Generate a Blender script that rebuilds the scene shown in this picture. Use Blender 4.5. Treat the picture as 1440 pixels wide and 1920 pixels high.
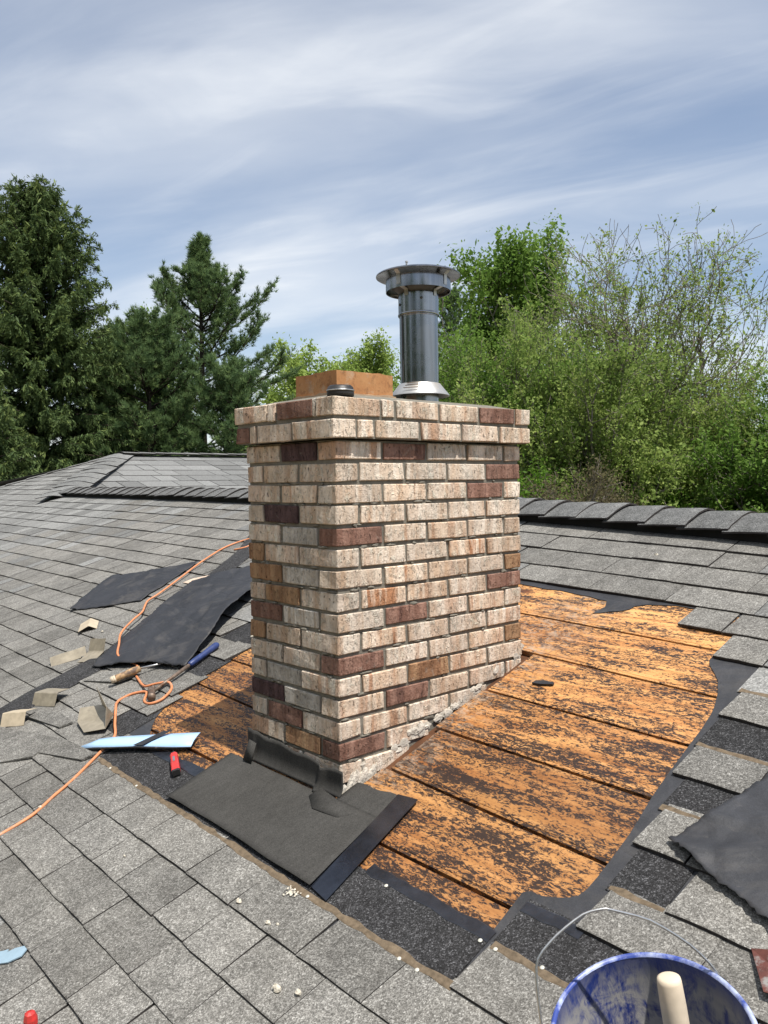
import bpy, math, random
import numpy as np
from mathutils import Vector, Matrix

# ------------------------------------------------------------------ camera, sky, sun, exposure
sc = bpy.context.scene
for o in list(bpy.data.objects):
    bpy.data.objects.remove(o)
COL = sc.collection
R = math.radians

CAM = Vector((2.0029, -1.5643, -0.0657))
cam_d = bpy.data.cameras.new('camera')
cam = bpy.data.objects.new('camera', cam_d)
COL.objects.link(cam)
cF = Vector((-0.75048605, 0.65986094, -0.0367999))
cR = Vector((0.66062435, 0.75059226, -0.01366441))
cU = Vector((-0.01860511, 0.03456585, 0.99922923))
cam.matrix_world = Matrix(((cR.x, cU.x, -cF.x, CAM.x), (cR.y, cU.y, -cF.y, CAM.y),
                           (cR.z, cU.z, -cF.z, CAM.z), (0, 0, 0, 1)))
cam_d.sensor_fit = 'VERTICAL'
cam_d.sensor_height = 24.0
cam_d.lens = 24.0 * 1540.0 / 1920.0
cam_d.clip_start = 0.05
cam_d.clip_end = 3000
sc.camera = cam
sc.render.resolution_x, sc.render.resolution_y = 768, 1024

SUN = Vector((0.405, -0.016, 0.914)).normalized()
world = bpy.data.worlds.new('World')
sc.world = world
world.use_nodes = True
wn, wl = world.node_tree.nodes, world.node_tree.links
wn.clear()


def wnode(t, **kw):
    n = wn.new(t)
    for k, v in kw.items():
        setattr(n, k, v)
    return n


def wmath(op, a, b=None):
    n = wnode('ShaderNodeMath', operation=op)
    for i, v in enumerate((a, b)):
        if v is None:
            continue
        if isinstance(v, (int, float)):
            n.inputs[i].default_value = v
        else:
            wl.new(v, n.inputs[i])
    return n.outputs[0]


sky = wnode('ShaderNodeTexSky', sky_type='NISHITA')
sky.sun_disc = False
sky.sun_elevation = math.asin(SUN.z)
sky.sun_rotation = math.atan2(SUN.x, SUN.y)
sky.altitude = 200
sky.air_density = 1.0
sky.dust_density = 0.8
sky.ozone_density = 1.7
tc = wnode('ShaderNodeTexCoord')
sep = wnode('ShaderNodeSeparateXYZ')
wl.new(tc.outputs['Generated'], sep.inputs[0])
zz = wmath('ADD', wmath('MAXIMUM', sep.outputs[2], 0.0), 0.16)
comb = wnode('ShaderNodeCombineXYZ')
wl.new(wmath('DIVIDE', sep.outputs[0], zz), comb.inputs[0])
wl.new(wmath('DIVIDE', sep.outputs[1], zz), comb.inputs[1])


def cirrus(scale, rot, stretch, lo, hi, detail, dist, loc):
    m = wnode('ShaderNodeMapping')
    m.inputs['Scale'].default_value = (scale * stretch, scale, 1)
    m.inputs['Location'].default_value = loc
    vr = wnode('ShaderNodeVectorRotate', rotation_type='Z_AXIS')
    vr.inputs['Angle'].default_value = rot
    wl.new(comb.outputs[0], vr.inputs['Vector'])
    wl.new(vr.outputs[0], m.inputs['Vector'])
    n = wnode('ShaderNodeTexNoise')
    n.inputs['Scale'].default_value = 1.0
    n.inputs['Detail'].default_value = detail
    n.inputs['Roughness'].default_value = 0.52
    n.inputs['Distortion'].default_value = dist
    wl.new(m.outputs[0], n.inputs['Vector'])
    r = wnode('ShaderNodeMapRange', interpolation_type='SMOOTHSTEP')
    r.inputs['From Min'].default_value = lo
    r.inputs['From Max'].default_value = hi
    wl.new(n.outputs[0], r.inputs['Value'])
    return r.outputs[0]


c1 = cirrus(1.25, R(-30), 0.40, 0.33, 0.72, 9, 0.55, (1.7, 0.4, 0))
c2 = cirrus(0.60, R(-40), 0.5, 0.32, 0.66, 4, 0.3, (4.1, 2.3, 3))
c3 = cirrus(4.2, R(-24), 0.36, 0.44, 0.76, 10, 0.8, (0.3, 7.3, 5))
cov = wmath('MINIMUM', wmath('ADD', wmath('ADD', wmath('MULTIPLY', wmath('MULTIPLY', c1, wmath('ADD', c2, 0.30)), 0.52),
                                       wmath('ADD', wmath('MULTIPLY', c2, 0.22), 0.06)), wmath('MULTIPLY', wmath('MULTIPLY', c3, wmath('ADD', c1, 0.2)), 0.26)), 0.92)
mixc = wnode('ShaderNodeMix', data_type='RGBA')
wl.new(cov, mixc.inputs['Factor'])
wl.new(sky.outputs[0], mixc.inputs['A'])
mixc.inputs['B'].default_value = (7.5, 7.7, 7.9, 1)
bg = wnode('ShaderNodeBackground')
bg.inputs['Strength'].default_value = 0.115
wl.new(mixc.outputs['Result'], bg.inputs['Color'])
wo = wnode('ShaderNodeOutputWorld')
wl.new(bg.outputs[0], wo.inputs['Surface'])

sun_d = bpy.data.lights.new('sun', 'SUN')
sun_d.energy = 5.0
sun_d.angle = R(0.53)
sun_d.color = (1.0, 0.955, 0.89)
sun = bpy.data.objects.new('sun', sun_d)
COL.objects.link(sun)
sun.rotation_euler = SUN.to_track_quat('Z', 'Y').to_euler()
sun.location = (6, 0, 12)

sc.render.engine = 'CYCLES'
sc.view_settings.view_transform = 'Standard'
sc.view_settings.look = 'None'
sc.view_settings.gamma = 1.0
sc.view_settings.exposure = 0.24
sc.view_settings.use_curve_mapping = False
sc.cycles.max_bounces = 6
sc.cycles.diffuse_bounces = 3
sc.cycles.glossy_bounces = 3
sc.cycles.transmission_bounces = 3
sc.cycles.caustics_reflective = False
sc.cycles.caustics_refractive = False

# ------------------------------------------------------------------ helpers
rnd = random.Random(7)
TP = math.tan(R(18.6))
CP, SP = math.cos(R(18.6)), math.sin(R(18.6))
Z0 = -1.045
GROUND = -4.2


def W(x, s, h=0.0):
    """roof coordinates: x along the eave, s up the slope, h off the deck"""
    return (x, s * CP - h * SP, Z0 + s * SP + h * CP)


def mk(name, verts, faces, mat=None, parent=None, smooth=False):
    me = bpy.data.meshes.new(name)
    me.from_pydata([tuple(v) for v in verts], [], faces)
    me.update()
    if smooth:
        me.polygons.foreach_set('use_smooth', [True] * len(me.polygons))
    o = bpy.data.objects.new(name, me)
    COL.objects.link(o)
    if mat is not None:
        me.materials.append(mat)
    if parent is not None:
        o.parent = parent
    return o


def fast_mesh(name, V, F, mat, parent=None, smooth=False):
    """V (n,3) array, F (m,4) or (m,3) int array"""
    me = bpy.data.meshes.new(name)
    V = np.ascontiguousarray(V, np.float32)
    F = np.ascontiguousarray(F, np.int32)
    k = F.shape[1]
    me.vertices.add(len(V))
    me.vertices.foreach_set('co', V.ravel())
    me.loops.add(F.size)
    me.loops.foreach_set('vertex_index', F.ravel())
    me.polygons.add(len(F))
    me.polygons.foreach_set('loop_start', np.arange(0, F.size, k, dtype=np.int32))
    if smooth:
        me.polygons.foreach_set('use_smooth', np.ones(len(F), bool))
    me.update(calc_edges=True)
    me.materials.append(mat)
    o = bpy.data.objects.new(name, me)
    COL.objects.link(o)
    if parent is not None:
        o.parent = parent
    return o


def empty(name, loc=(0, 0, 0)):
    o = bpy.data.objects.new(name, None)
    o.empty_display_size = 0.1
    COL.objects.link(o)
    o.location = loc
    return o


def tag(o, label=None, cat=None, group=None, kind=None):
    if label:
        o['label'] = label
    if cat:
        o['category'] = cat
    if group:
        o['group'] = group
    if kind:
        o['kind'] = kind
    return o


def box_vf(x0, x1, y0, y1, z0, z1):
    v = [(x0, y0, z0), (x1, y0, z0), (x1, y1, z0), (x0, y1, z0), (x0, y0, z1), (x1, y0, z1), (x1, y1, z1), (x0, y1, z1)]
    f = [(0, 3, 2, 1), (4, 5, 6, 7), (0, 1, 5, 4), (1, 2, 6, 5), (2, 3, 7, 6), (3, 0, 4, 7)]
    return v, f


def prism(poly, h0, h1, fn=W):
    """polygon in roof coordinates -> slab between heights h0 and h1"""
    n = len(poly)
    v = [fn(x, s, h0) for x, s in poly] + [fn(x, s, h1) for x, s in poly]
    a = sum(poly[i][0] * poly[(i + 1) % n][1] - poly[(i + 1) % n][0] * poly[i][1] for i in range(n))
    top = list(range(n, 2 * n))
    bot = list(range(n))
    if a > 0:
        f = [tuple(reversed(bot)), tuple(top)] + [(i, (i + 1) % n, n + (i + 1) % n, n + i) for i in range(n)]
    else:
        f = [tuple(bot), tuple(reversed(top))] + [((i + 1) % n, i, n + i, n + (i + 1) % n) for i in range(n)]
    return v, f


def lathe(profile, seg, axis=None, origin=(0, 0, 0), close=False):
    """profile [(r,z)] about axis through origin"""
    ax = Vector(axis or (0, 0, 1)).normalized()
    t = ax.orthogonal().normalized()
    b = ax.cross(t)
    o = Vector(origin)
    v, f = [], []
    for r, z in profile:
        for i in range(seg):
            a = 2 * math.pi * i / seg
            v.append(o + ax * z + (t * math.cos(a) + b * math.sin(a)) * r)
    for j in range(len(profile) - 1):
        for i in range(seg):
            i2 = (i + 1) % seg
            f.append((j * seg + i, j * seg + i2, (j + 1) * seg + i2, (j + 1) * seg + i))
    if close:
        f.append(tuple(reversed(range(seg))))
        f.append(tuple((len(profile) - 1) * seg + i for i in range(seg)))
    return v, f


def tube_vf(pts, rad, seg=8, cap=True):
    pts = [Vector(p) for p in pts]
    if not hasattr(rad, '__len__'):
        rad = [rad] * len(pts)
    v, f = [], []
    t0 = (pts[1] - pts[0]).normalized()
    nrm = t0.orthogonal().normalized()
    for i, p in enumerate(pts):
        t = (pts[min(i + 1, len(pts) - 1)] - pts[max(i - 1, 0)])
        t = t.normalized() if t.length > 1e-9 else t0
        nrm = (nrm - t * nrm.dot(t))
        nrm = nrm.normalized() if nrm.length > 1e-6 else t.orthogonal().normalized()
        b = t.cross(nrm)
        for k in range(seg):
            a = 2 * math.pi * k / seg
            v.append(p + (nrm * math.cos(a) + b * math.sin(a)) * rad[i])
    for i in range(len(pts) - 1):
        for k in range(seg):
            k2 = (k + 1) % seg
            f.append((i * seg + k, i * seg + k2, (i + 1) * seg + k2, (i + 1) * seg + k))
    if cap:
        f.append(tuple(reversed(range(seg))))
        f.append(tuple((len(pts) - 1) * seg + k for k in range(seg)))
    return v, f


def catmull(pts, n=8):
    P = [Vector(p) for p in pts]
    P = [P[0] * 2 - P[1]] + P + [P[-1] * 2 - P[-2]]
    out = []
    for i in range(1, len(P) - 2):
        for j in range(n):
            t = j / n
            out.append(0.5 * ((2 * P[i]) + (P[i + 1] - P[i - 1]) * t + (2 * P[i - 1] - 5 * P[i] + 4 * P[i + 1] - P[i + 2]) * t * t
                              + (3 * P[i] - P[i - 1] - 3 * P[i + 1] + P[i + 2]) * t ** 3))
    out.append(P[-2])
    return out


def join(*vfs):
    V, F_ = [], []
    for v, f in vfs:
        n = len(V)
        V += [tuple(a) for a in v]
        F_ += [tuple(i + n for i in q) for q in f]
    return V, F_


# ------------------------------------------------------------------ materials
class M:
    def __init__(self, name):
        self.m = bpy.data.materials.new(name)
        self.m.use_nodes = True
        self.n, self.l = self.m.node_tree.nodes, self.m.node_tree.links
        self.b = self.n['Principled BSDF']
        self._tc = None

    def node(self, t, **kw):
        n = self.n.new(t)
        for k, v in kw.items():
            setattr(n, k, v)
        return n

    def put(self, sock, v):
        if v is None:
            return
        if hasattr(v, 'is_linked') or isinstance(v, bpy.types.NodeSocket):
            self.l.new(v, sock)
        elif isinstance(v, (tuple, list)) and len(v) == 3 and sock.type == 'RGBA':
            sock.default_value = (*v, 1)
        else:
            sock.default_value = v

    def co(self, scale=(1, 1, 1), rot=(0, 0, 0), shift=None):
        if self._tc is None:
            self._tc = self.node('ShaderNodeTexCoord')
        src = self._tc.outputs['Object']
        if shift is not None:          # per object offset
            a = self.node('ShaderNodeVectorMath', operation='ADD')
            self.l.new(src, a.inputs[0])
            s = self.node('ShaderNodeVectorMath', operation='SCALE')
            s.inputs[0].default_value = (17.3, 9.1, 23.7)
            self.l.new(shift, s.inputs['Scale'])
            self.l.new(s.outputs[0], a.inputs[1])
            src = a.outputs[0]
        m = self.node('ShaderNodeMapping')
        m.inputs['Scale'].default_value = scale
        m.inputs['Rotation'].default_value = rot
        self.l.new(src, m.inputs['Vector'])
        return m.outputs[0]

    def rand(self):
        return self.node('ShaderNodeObjectInfo').outputs['Random']

    def noise(self, scale, detail=4, rough=0.5, vec=None, dist=0.0):
        n = self.node('ShaderNodeTexNoise')
        n.inputs['Scale'].default_value = scale
        n.inputs['Detail'].default_value = detail
        n.inputs['Roughness'].default_value = rough
        n.inputs['Distortion'].default_value = dist
        self.l.new(vec if vec is not None else self.co(), n.inputs['Vector'])
        return n.outputs[0]

    def vor(self, scale, vec=None, feature='F1', out='Color'):
        n = self.node('ShaderNodeTexVoronoi', feature=feature)
        n.inputs['Scale'].default_value = scale
        self.l.new(vec if vec is not None else self.co(), n.inputs['Vector'])
        return n.outputs[out]

    def rng(self, v, a, b, c=0.0, d=1.0, smooth=False):
        n = self.node('ShaderNodeMapRange', interpolation_type='SMOOTHSTEP' if smooth else 'LINEAR')
        for i, q in zip(('From Min', 'From Max', 'To Min', 'To Max'), (a, b, c, d)):
            n.inputs[i].default_value = q
        self.l.new(v, n.inputs['Value'])
        return n.outputs[0]

    def math(self, op, a, b=None, clamp=False):
        n = self.node('ShaderNodeMath', operation=op, use_clamp=clamp)
        self.put(n.inputs[0], a)
        if b is not None:
            self.put(n.inputs[1], b)
        return n.outputs[0]

    def mix(self, f, a, b, mode='MIX'):
        n = self.node('ShaderNodeMix', data_type='RGBA', blend_type=mode)
        self.put(n.inputs['Factor'], f)
        self.put(n.inputs['A'], a)
        self.put(n.inputs['B'], b)
        return n.outputs['Result']

    def ramp(self, f, stops, mode='LINEAR'):
        n = self.node('ShaderNodeValToRGB')
        n.color_ramp.interpolation = mode
        el = n.color_ramp.elements
        while len(el) < len(stops):
            el.new(0.5)
        for e, (p, c) in zip(el, stops):
            e.position = p
            e.color = (*c, 1)
        self.l.new(f, n.inputs[0])
        return n.outputs[0]

    def bw(self, col):
        n = self.node('ShaderNodeRGBToBW')
        self.l.new(col, n.inputs[0])
        return n.outputs[0]

    def bump(self, h, strength, dist, prev=None):
        n = self.node('ShaderNodeBump')
        n.inputs['Strength'].default_value = strength
        n.inputs['Distance'].default_value = dist
        self.l.new(h, n.inputs['Height'])
        if prev is not None:
            self.l.new(prev, n.inputs['Normal'])
        return n.outputs[0]

    def out(self, color=None, rough=None, metal=None, normal=None, spec=None):
        self.put(self.b.inputs['Base Color'], color)
        self.put(self.b.inputs['Roughness'], rough)
        self.put(self.b.inputs['Metallic'], metal)
        self.put(self.b.inputs['Specular IOR Level'], spec)
        if normal is not None:
            self.l.new(normal, self.b.inputs['Normal'])
        return self.m


def granule_mat(name, base, spread, speck, per_obj=0.0, warm=(0.30, 0.27, 0.22), stain=0.3, blot=True):
    m = M(name)
    r = m.rand()
    g1 = m.bw(m.vor(400))
    g2 = m.bw(m.vor(190, m.co((1, 1, 1), (0.4, 0.2, 0.9))))
    g3 = m.noise(120, 3, 0.6)
    v = m.math('ADD', m.math('MULTIPLY', g1, 0.55), m.math('ADD', m.math('MULTIPLY', g2, 0.28), m.math('MULTIPLY', g3, 0.25)))
    a = tuple(c * (1 - spread) for c in base)
    b = tuple(c * (1 + spread) for c in base)
    col = m.ramp(v, [(0.18, tuple(c * 0.28 for c in base)), (0.42, a), (0.66, b), (0.86, speck)])
    big = m.noise(3.1, 4, 0.55)
    mid = m.noise(14, 4, 0.6)
    col = m.mix(m.rng(big, 0.3, 0.75, 0.0, stain), col, m.mix(0.35, col, warm), 'MIX')
    run = m.noise(1.0, 5, 0.6, m.co((11, 1.6, 1.6)), 0.5)
    k = m.math('ADD', m.rng(mid, 0.25, 0.75, 0.76, 1.18), m.rng(r, 0, 1, -per_obj, per_obj))
    k = m.math('MULTIPLY', k, m.rng(run, 0.3, 0.7, 0.86, 1.12))
    if blot:
        k = m.math('MULTIPLY', k, m.rng(m.noise(1.3, 3, 0.5), 0.3, 0.7, 0.9, 1.1))
    col = m.mix(1.0, col, m.node('ShaderNodeCombineColor').outputs[0], 'MULTIPLY') if False else col
    vm = m.node('ShaderNodeVectorMath', operation='SCALE')
    m.l.new(col, vm.inputs[0])
    m.l.new(k, vm.inputs['Scale'])
    nb = m.bump(m.math('ADD', g1, m.math('MULTIPLY', g3, 1.4)), 0.55, 0.0022)
    return m.out(vm.outputs[0], 0.92, 0, nb, 0.25)


MAT = {}
MAT['shingle'] = granule_mat('weathered_granules', (0.166, 0.160, 0.146), 0.34, (0.43, 0.42, 0.39), 0.17)
MAT['shingle_cap'] = granule_mat('cap_granules', (0.135, 0.137, 0.134), 0.3, (0.36, 0.36, 0.355), 0.10)
MAT['shingle_far'] = granule_mat('far_granules', (0.165, 0.168, 0.163), 0.25, (0.38, 0.38, 0.37), 0.12)
MAT['shingle_dark'] = granule_mat('fresh_dark_granules', (0.030, 0.030, 0.031), 0.45, (0.17, 0.17, 0.175), 0.12, (0.05, 0.04, 0.03), 0.2)


def attr_tone(m, col, lo, hi, name='tone'):
    a = m.node('ShaderNodeAttribute', attribute_name=name)
    vm = m.node('ShaderNodeVectorMath', operation='SCALE')
    m.l.new(col, vm.inputs[0])
    m.l.new(m.rng(a.outputs['Fac'], 0, 1, lo, hi), vm.inputs['Scale'])
    return vm.outputs[0]


def simple_mat(name, col, rough=0.6, metal=0.0, var=0.2, scale=20, bump=0.0, bscale=200, bdist=0.001, spec=0.5, col2=None, c2f=(0.55, 0.7)):
    m = M(name)
    n = m.noise(scale, 5, 0.6)
    a = tuple(c * (1 - var) for c in col)
    b = tuple(min(1, c * (1 + var)) for c in col)
    c = m.ramp(n, [(0.3, a), (0.7, b)])
    if col2:
        c = m.mix(m.rng(m.noise(scale * 0.7, 6, 0.65, m.co((1, 1, 1), (0.3, 0.8, 0.1))), c2f[0], c2f[1]), c, col2)
    nb = m.bump(m.noise(bscale, 4, 0.6), bump, bdist) if bump else None
    return m.out(c, rough, metal, nb, spec)


# --- deck boards: orange sheathing with tar flecks left by the old paper
def deck_mat():
    m = M('orange_deck_wood')
    r = m.rand()
    oi = m.node('ShaderNodeObjectInfo')
    oc = oi.outputs['Color']
    g = m.noise(1.0, 8, 0.62, m.co((2.2, 34, 34), (0, 0, 0), r), 0.6)
    g2 = m.noise(1.0, 5, 0.6, m.co((1.1, 7, 7), (0, 0, 0), r), 1.4)
    col = m.ramp(g, [(0.22, (0.21, 0.080, 0.022)), (0.42, (0.39, 0.168, 0.052)), (0.60, (0.54, 0.262, 0.092)), (0.85, (0.66, 0.385, 0.17))])
    col = m.mix(m.rng(g2, 0.42, 0.72, 0, 0.55), col, (0.70, 0.385, 0.135))
    col = m.mix(m.rng(g2, 0.42, 0.22, 0, 0.5), col, (0.34, 0.11, 0.02))
    col = m.mix(1.0, col, oc, 'MULTIPLY')
    # knots
    kv = m.node('ShaderNodeTexVoronoi')
    kv.inputs['Scale'].default_value = 1.0
    m.l.new(m.co((1.5, 3.4, 3.4), (0, 0, 0), r), kv.inputs['Vector'])
    col = m.mix(m.rng(kv.outputs['Distance'], 0.10, 0.05), col, (0.16, 0.055, 0.02))
    # black flecks, torn along the grain
    f1 = m.noise(1.0, 6, 0.70, m.co((46, 112, 112), (0, 0, R(8)), r), 0.9)
    f2 = m.noise(1.0, 5, 0.65, m.co((130, 260, 260), (0, 0, R(-7)), r), 0.5)
    msk = m.noise(1.0, 6, 0.68, m.co((3.0, 17, 17), (0, 0, R(3)), r), 0.9)
    th = m.rng(msk, 0.30, 0.66, 0.622, 0.438)
    th = m.math('SUBTRACT', th, m.math('MULTIPLY', oi.outputs['Alpha'], 0.022))
    fl = m.math('SUBTRACT', m.math('ADD', m.math('MULTIPLY', f1, 0.68), m.math('MULTIPLY', f2, 0.32)), th)
    fm = m.rng(fl, 0.0, 0.022)
    col = m.mix(m.rng(fl, -0.06, 0.0, 0, 0.5), col, (0.15, 0.058, 0.02))
    col = m.mix(m.math('MULTIPLY', fm, 0.94), col, (0.018, 0.014, 0.014))
    # pale mortar dust and grey weathering next to the brickwork
    sx = m.node('ShaderNodeSeparateXYZ')
    m.l.new(m._tc.outputs['Object'], sx.inputs[0])
    near = m.math('MULTIPLY', m.rng(sx.outputs[0], 0.24, 0.02), m.rng(sx.outputs[0], -0.3, -0.02))
    d = m.math('MULTIPLY', near, m.rng(m.noise(1.0, 8, 0.72, m.co((14, 40, 40)), 1.2), 0.46, 0.56))
    col = m.mix(m.math('MULTIPLY', d, 0.8), col, m.mix(m.rng(m.noise(24, 6, 0.7), 0.42, 0.58), (0.085, 0.05, 0.034), (0.42, 0.32, 0.235)))
    nb = m.bump(g, 0.35, 0.002, m.bump(fm, 0.4, 0.0012))
    return m.out(col, m.rng(fm, 0, 1, 0.62, 0.5), 0, nb, 0.35)


MAT['deck'] = deck_mat()
MAT['deck_edge'] = simple_mat('board_gap_wood', (0.09, 0.035, 0.012), 0.8, var=0.4)


def brick_mat(name, base, light, streak, dark_f, streak_amt, pit=0.5):
    m = M(name)
    r = m.rand()
    st = m.noise(1.0, 5, 0.6, m.co((24, 24, 2.2), (0, 0, 0), r), 0.5)
    st2 = m.noise(1.0, 4, 0.6, m.co((15, 15, 1.5), (0, 0, 0), r), 0.4)
    fine = m.noise(150, 4, 0.65)
    blot = m.noise(30, 5, 0.6, m.co((1, 1, 1), (0, 0, 0), r))
    col = m.mix(m.rng(st, 0.36, 0.60), base, light)
    wht = m.rng(m.noise(1.0, 5, 0.7, m.co((40, 40, 26), (0, 0, 0), r), 0.6), 0.54, 0.64)
    col = m.mix(m.math('MULTIPLY', wht, 0.55), col, tuple(min(0.84, c * 1.12) for c in light))
    amt = m.math('MULTIPLY', m.rng(st2, 0.53, 0.60), m.rng(r, 0.15, 0.95, 0.15 * streak_amt, streak_amt))
    col = m.mix(amt, col, streak)
    col = m.mix(m.rng(blot, 0.58, 0.74, 0, 0.35), col, tuple(c * 0.55 for c in base))
    pits = m.rng(m.noise(1.0, 5, 0.7, m.co((120, 120, 60), (0, 0, 0), r)), 0.60, 0.69)
    col = m.mix(m.math('MULTIPLY', pits, pit), col, tuple(c * dark_f for c in base))
    gp = m.node('ShaderNodeNewGeometry').outputs['Position']
    soot = m.math('MULTIPLY', m.rng(m.noise(7, 6, 0.65, gp, 0.6), 0.34, 0.62, 0.78, 1.06), m.rng(m.noise(34, 4, 0.6, gp), 0.3, 0.7, 0.92, 1.06))
    col = m.mix(m.math('MULTIPLY', m.rng(m.noise(16, 6, 0.7, gp, 0.8), 0.60, 0.72), 0.45), col, (0.42, 0.39, 0.33))
    vm0 = m.node('ShaderNodeVectorMath', operation='SCALE')
    m.l.new(col, vm0.inputs[0])
    m.l.new(soot, vm0.inputs['Scale'])
    col = vm0.outputs[0]
    vm = m.node('ShaderNodeVectorMath', operation='SCALE')
    m.l.new(col, vm.inputs[0])
    m.l.new(m.math('MULTIPLY', m.rng(r, 0, 1, 0.80, 1.12), m.rng(fine, 0.3, 0.7, 0.9, 1.1)), vm.inputs['Scale'])
    h = m.math('ADD', m.math('ADD', m.math('MULTIPLY', fine, 0.5), m.math('MULTIPLY', wht, 0.5)), m.math('SUBTRACT', m.math('MULTIPLY', st, 0.7), pits))
    nb = m.bump(h, 1.0, 0.0055, m.bump(blot, 0.8, 0.006))
    return m.out(vm.outputs[0], 0.9, 0, nb, 0.2)


MAT['C'] = brick_mat('cream_brick', (0.62, 0.465, 0.335), (0.83, 0.725, 0.60), (0.45, 0.235, 0.13), 0.34, 0.66, 0.7)
MAT['O'] = brick_mat('cream_brick_with_orange_streaks', (0.62, 0.44, 0.30), (0.80, 0.67, 0.53), (0.42, 0.20, 0.10), 0.30, 0.95, 0.7)
MAT['T'] = brick_mat('tan_brick', (0.33, 0.18, 0.095), (0.46, 0.29, 0.165), (0.19, 0.085, 0.045), 0.35, 0.8)
MAT['D'] = brick_mat('dark_maroon_brick', (0.215, 0.112, 0.080), (0.34, 0.20, 0.15), (0.12, 0.062, 0.05), 0.3, 0.8)
MAT['K'] = brick_mat('near_black_brick', (0.085, 0.050, 0.048), (0.15, 0.092, 0.09), (0.05, 0.03, 0.032), 0.3, 0.6)
MAT['G'] = brick_mat('pale_grey_brick', (0.47, 0.415, 0.345), (0.68, 0.635, 0.565), (0.36, 0.26, 0.17), 0.35, 0.6)
MAT['mortar'] = simple_mat('grey_mortar', (0.205, 0.19, 0.157), 0.95, var=0.22, scale=40, bump=0.8, bscale=260, bdist=0.003, spec=0.1)
MAT['mortar_pale'] = simple_mat('pale_mortar_smear', (0.58, 0.53, 0.45), 0.95, var=0.22, scale=30, bump=0.9, bscale=120, bdist=0.004, spec=0.1)
def clay_mat():
    m = M('clay_flue_tile')
    st = m.noise(1.0, 6, 0.65, m.co((16, 16, 12)), 0.3)
    n = m.noise(40, 5, 0.65)
    c = m.ramp(st, [(0.28, (0.22, 0.115, 0.06)), (0.42, (0.42, 0.20, 0.085)), (0.6, (0.48, 0.25, 0.11)), (0.75, (0.45, 0.22, 0.095))])
    c = m.mix(m.rng(n, 0.54, 0.66, 0, 0.6), c, (0.2, 0.1, 0.05))
    c = m.mix(m.rng(m.noise(18, 6, 0.7), 0.56, 0.64, 0, 0.5), c, (0.50, 0.38, 0.27))
    return m.out(c, 0.85, 0, m.bump(n, 0.5, 0.003), 0.2)


MAT['clay'] = clay_mat()
MAT['clay_pale'] = simple_mat('clay_flue_mortar_bed', (0.42, 0.30, 0.2), 0.9, var=0.2, scale=20, bump=0.4, bscale=150, spec=0.1)


def felt_mat(name, col, var, rough, wr=0.4, spec=0.3, fibre=420, dust=0.0):
    m = M(name)
    n1 = m.noise(5, 5, 0.6)
    n2 = m.noise(fibre, 3, 0.7)
    n3 = m.noise(1.0, 5, 0.6, m.co((60, 22, 22)))
    c = m.ramp(n1, [(0.25, tuple(v * (1 - var) for v in col)), (0.75, tuple(v * (1 + var) for v in col))])
    vm = m.node('ShaderNodeVectorMath', operation='SCALE')
    m.l.new(c, vm.inputs[0])
    m.l.new(m.math('MULTIPLY', m.rng(n2, 0.25, 0.75, 0.52, 1.48), m.rng(n3, 0.3, 0.7, 0.88, 1.12)), vm.inputs['Scale'])
    cc = vm.outputs[0]
    nb = m.bump(n2, 0.3, 0.001)
    if dust:
        d1 = m.rng(m.noise(1.0, 7, 0.7, m.co((2.6, 2.6, 9), (0.5, 0.3, 0.9)), 1.5), 0.50, 0.72)
        d2 = m.rng(m.noise(1.0, 6, 0.75, m.co((14, 60, 30), (0, 0, R(35))), 0.8), 0.60, 0.70)
        cc = m.mix(m.math('MULTIPLY', m.math('MAXIMUM', d1, m.math('MULTIPLY', d2, 0.8)), dust), cc, (0.13, 0.118, 0.105))
        kv = m.node('ShaderNodeTexVoronoi', feature='DISTANCE_TO_EDGE')
        kv.inputs['Scale'].default_value = 1.0
        m.l.new(m.co((2.0, 5.5, 5.5), (0, 0, R(-20))), kv.inputs['Vector'])
        nb = m.bump(m.rng(kv.outputs['Distance'], 0.0, 0.05), 0.35, 0.004, nb)
    nb = m.bump(m.noise(9, 4, 0.5, None, 1.0), wr, 0.012, nb)
    return m.out(cc, rough, 0, nb, spec)


MAT['felt'] = felt_mat('grey_roll_felt', (0.056, 0.054, 0.050), 0.18, 0.95, 0.12, 0.15, 260)
MAT['underlay'] = felt_mat('black_underlayment', (0.034, 0.035, 0.039), 0.3, 0.6, 0.45, 0.4, 420, 0.35)
MAT['paper'] = felt_mat('black_tar_paper', (0.026, 0.027, 0.031), 0.35, 0.58, 0.4, 0.4, 420, 0.5)
MAT['tar'] = simple_mat('glossy_tar_band', (0.016, 0.018, 0.024), 0.32, var=0.5, scale=25, bump=0.5, bscale=60, bdist=0.004, spec=0.6)
MAT['membrane'] = simple_mat('glossy_black_membrane', (0.012, 0.014, 0.02), 0.16, var=0.4, scale=30, bump=0.15, bscale=90, bdist=0.002, spec=0.7)
MAT['dirt'] = simple_mat('brown_dust_line', (0.15, 0.115, 0.078), 0.95, var=0.35, scale=60, bump=0.7, bscale=300, bdist=0.002, spec=0.1)
MAT['edge'] = simple_mat('cut_asphalt_edge', (0.058, 0.052, 0.049), 0.9, var=0.3, scale=60, spec=0.1)
MAT['black'] = simple_mat('vent_black', (0.012, 0.012, 0.012), 0.8, var=0.2)
MAT['flash'] = simple_mat('dusty_aluminium_flashing', (0.34, 0.295, 0.22), 0.5, 0.3, var=0.2, scale=25, bump=0.2, bscale=60, bdist=0.002,
                          col2=(0.24, 0.21, 0.16), c2f=(0.56, 0.72))
MAT['flash_pale'] = simple_mat('mortar_coated_flashing', (0.48, 0.40, 0.285), 0.7, 0.1, var=0.15, scale=30, col2=(0.32, 0.27, 0.2), c2f=(0.6, 0.75))
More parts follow.
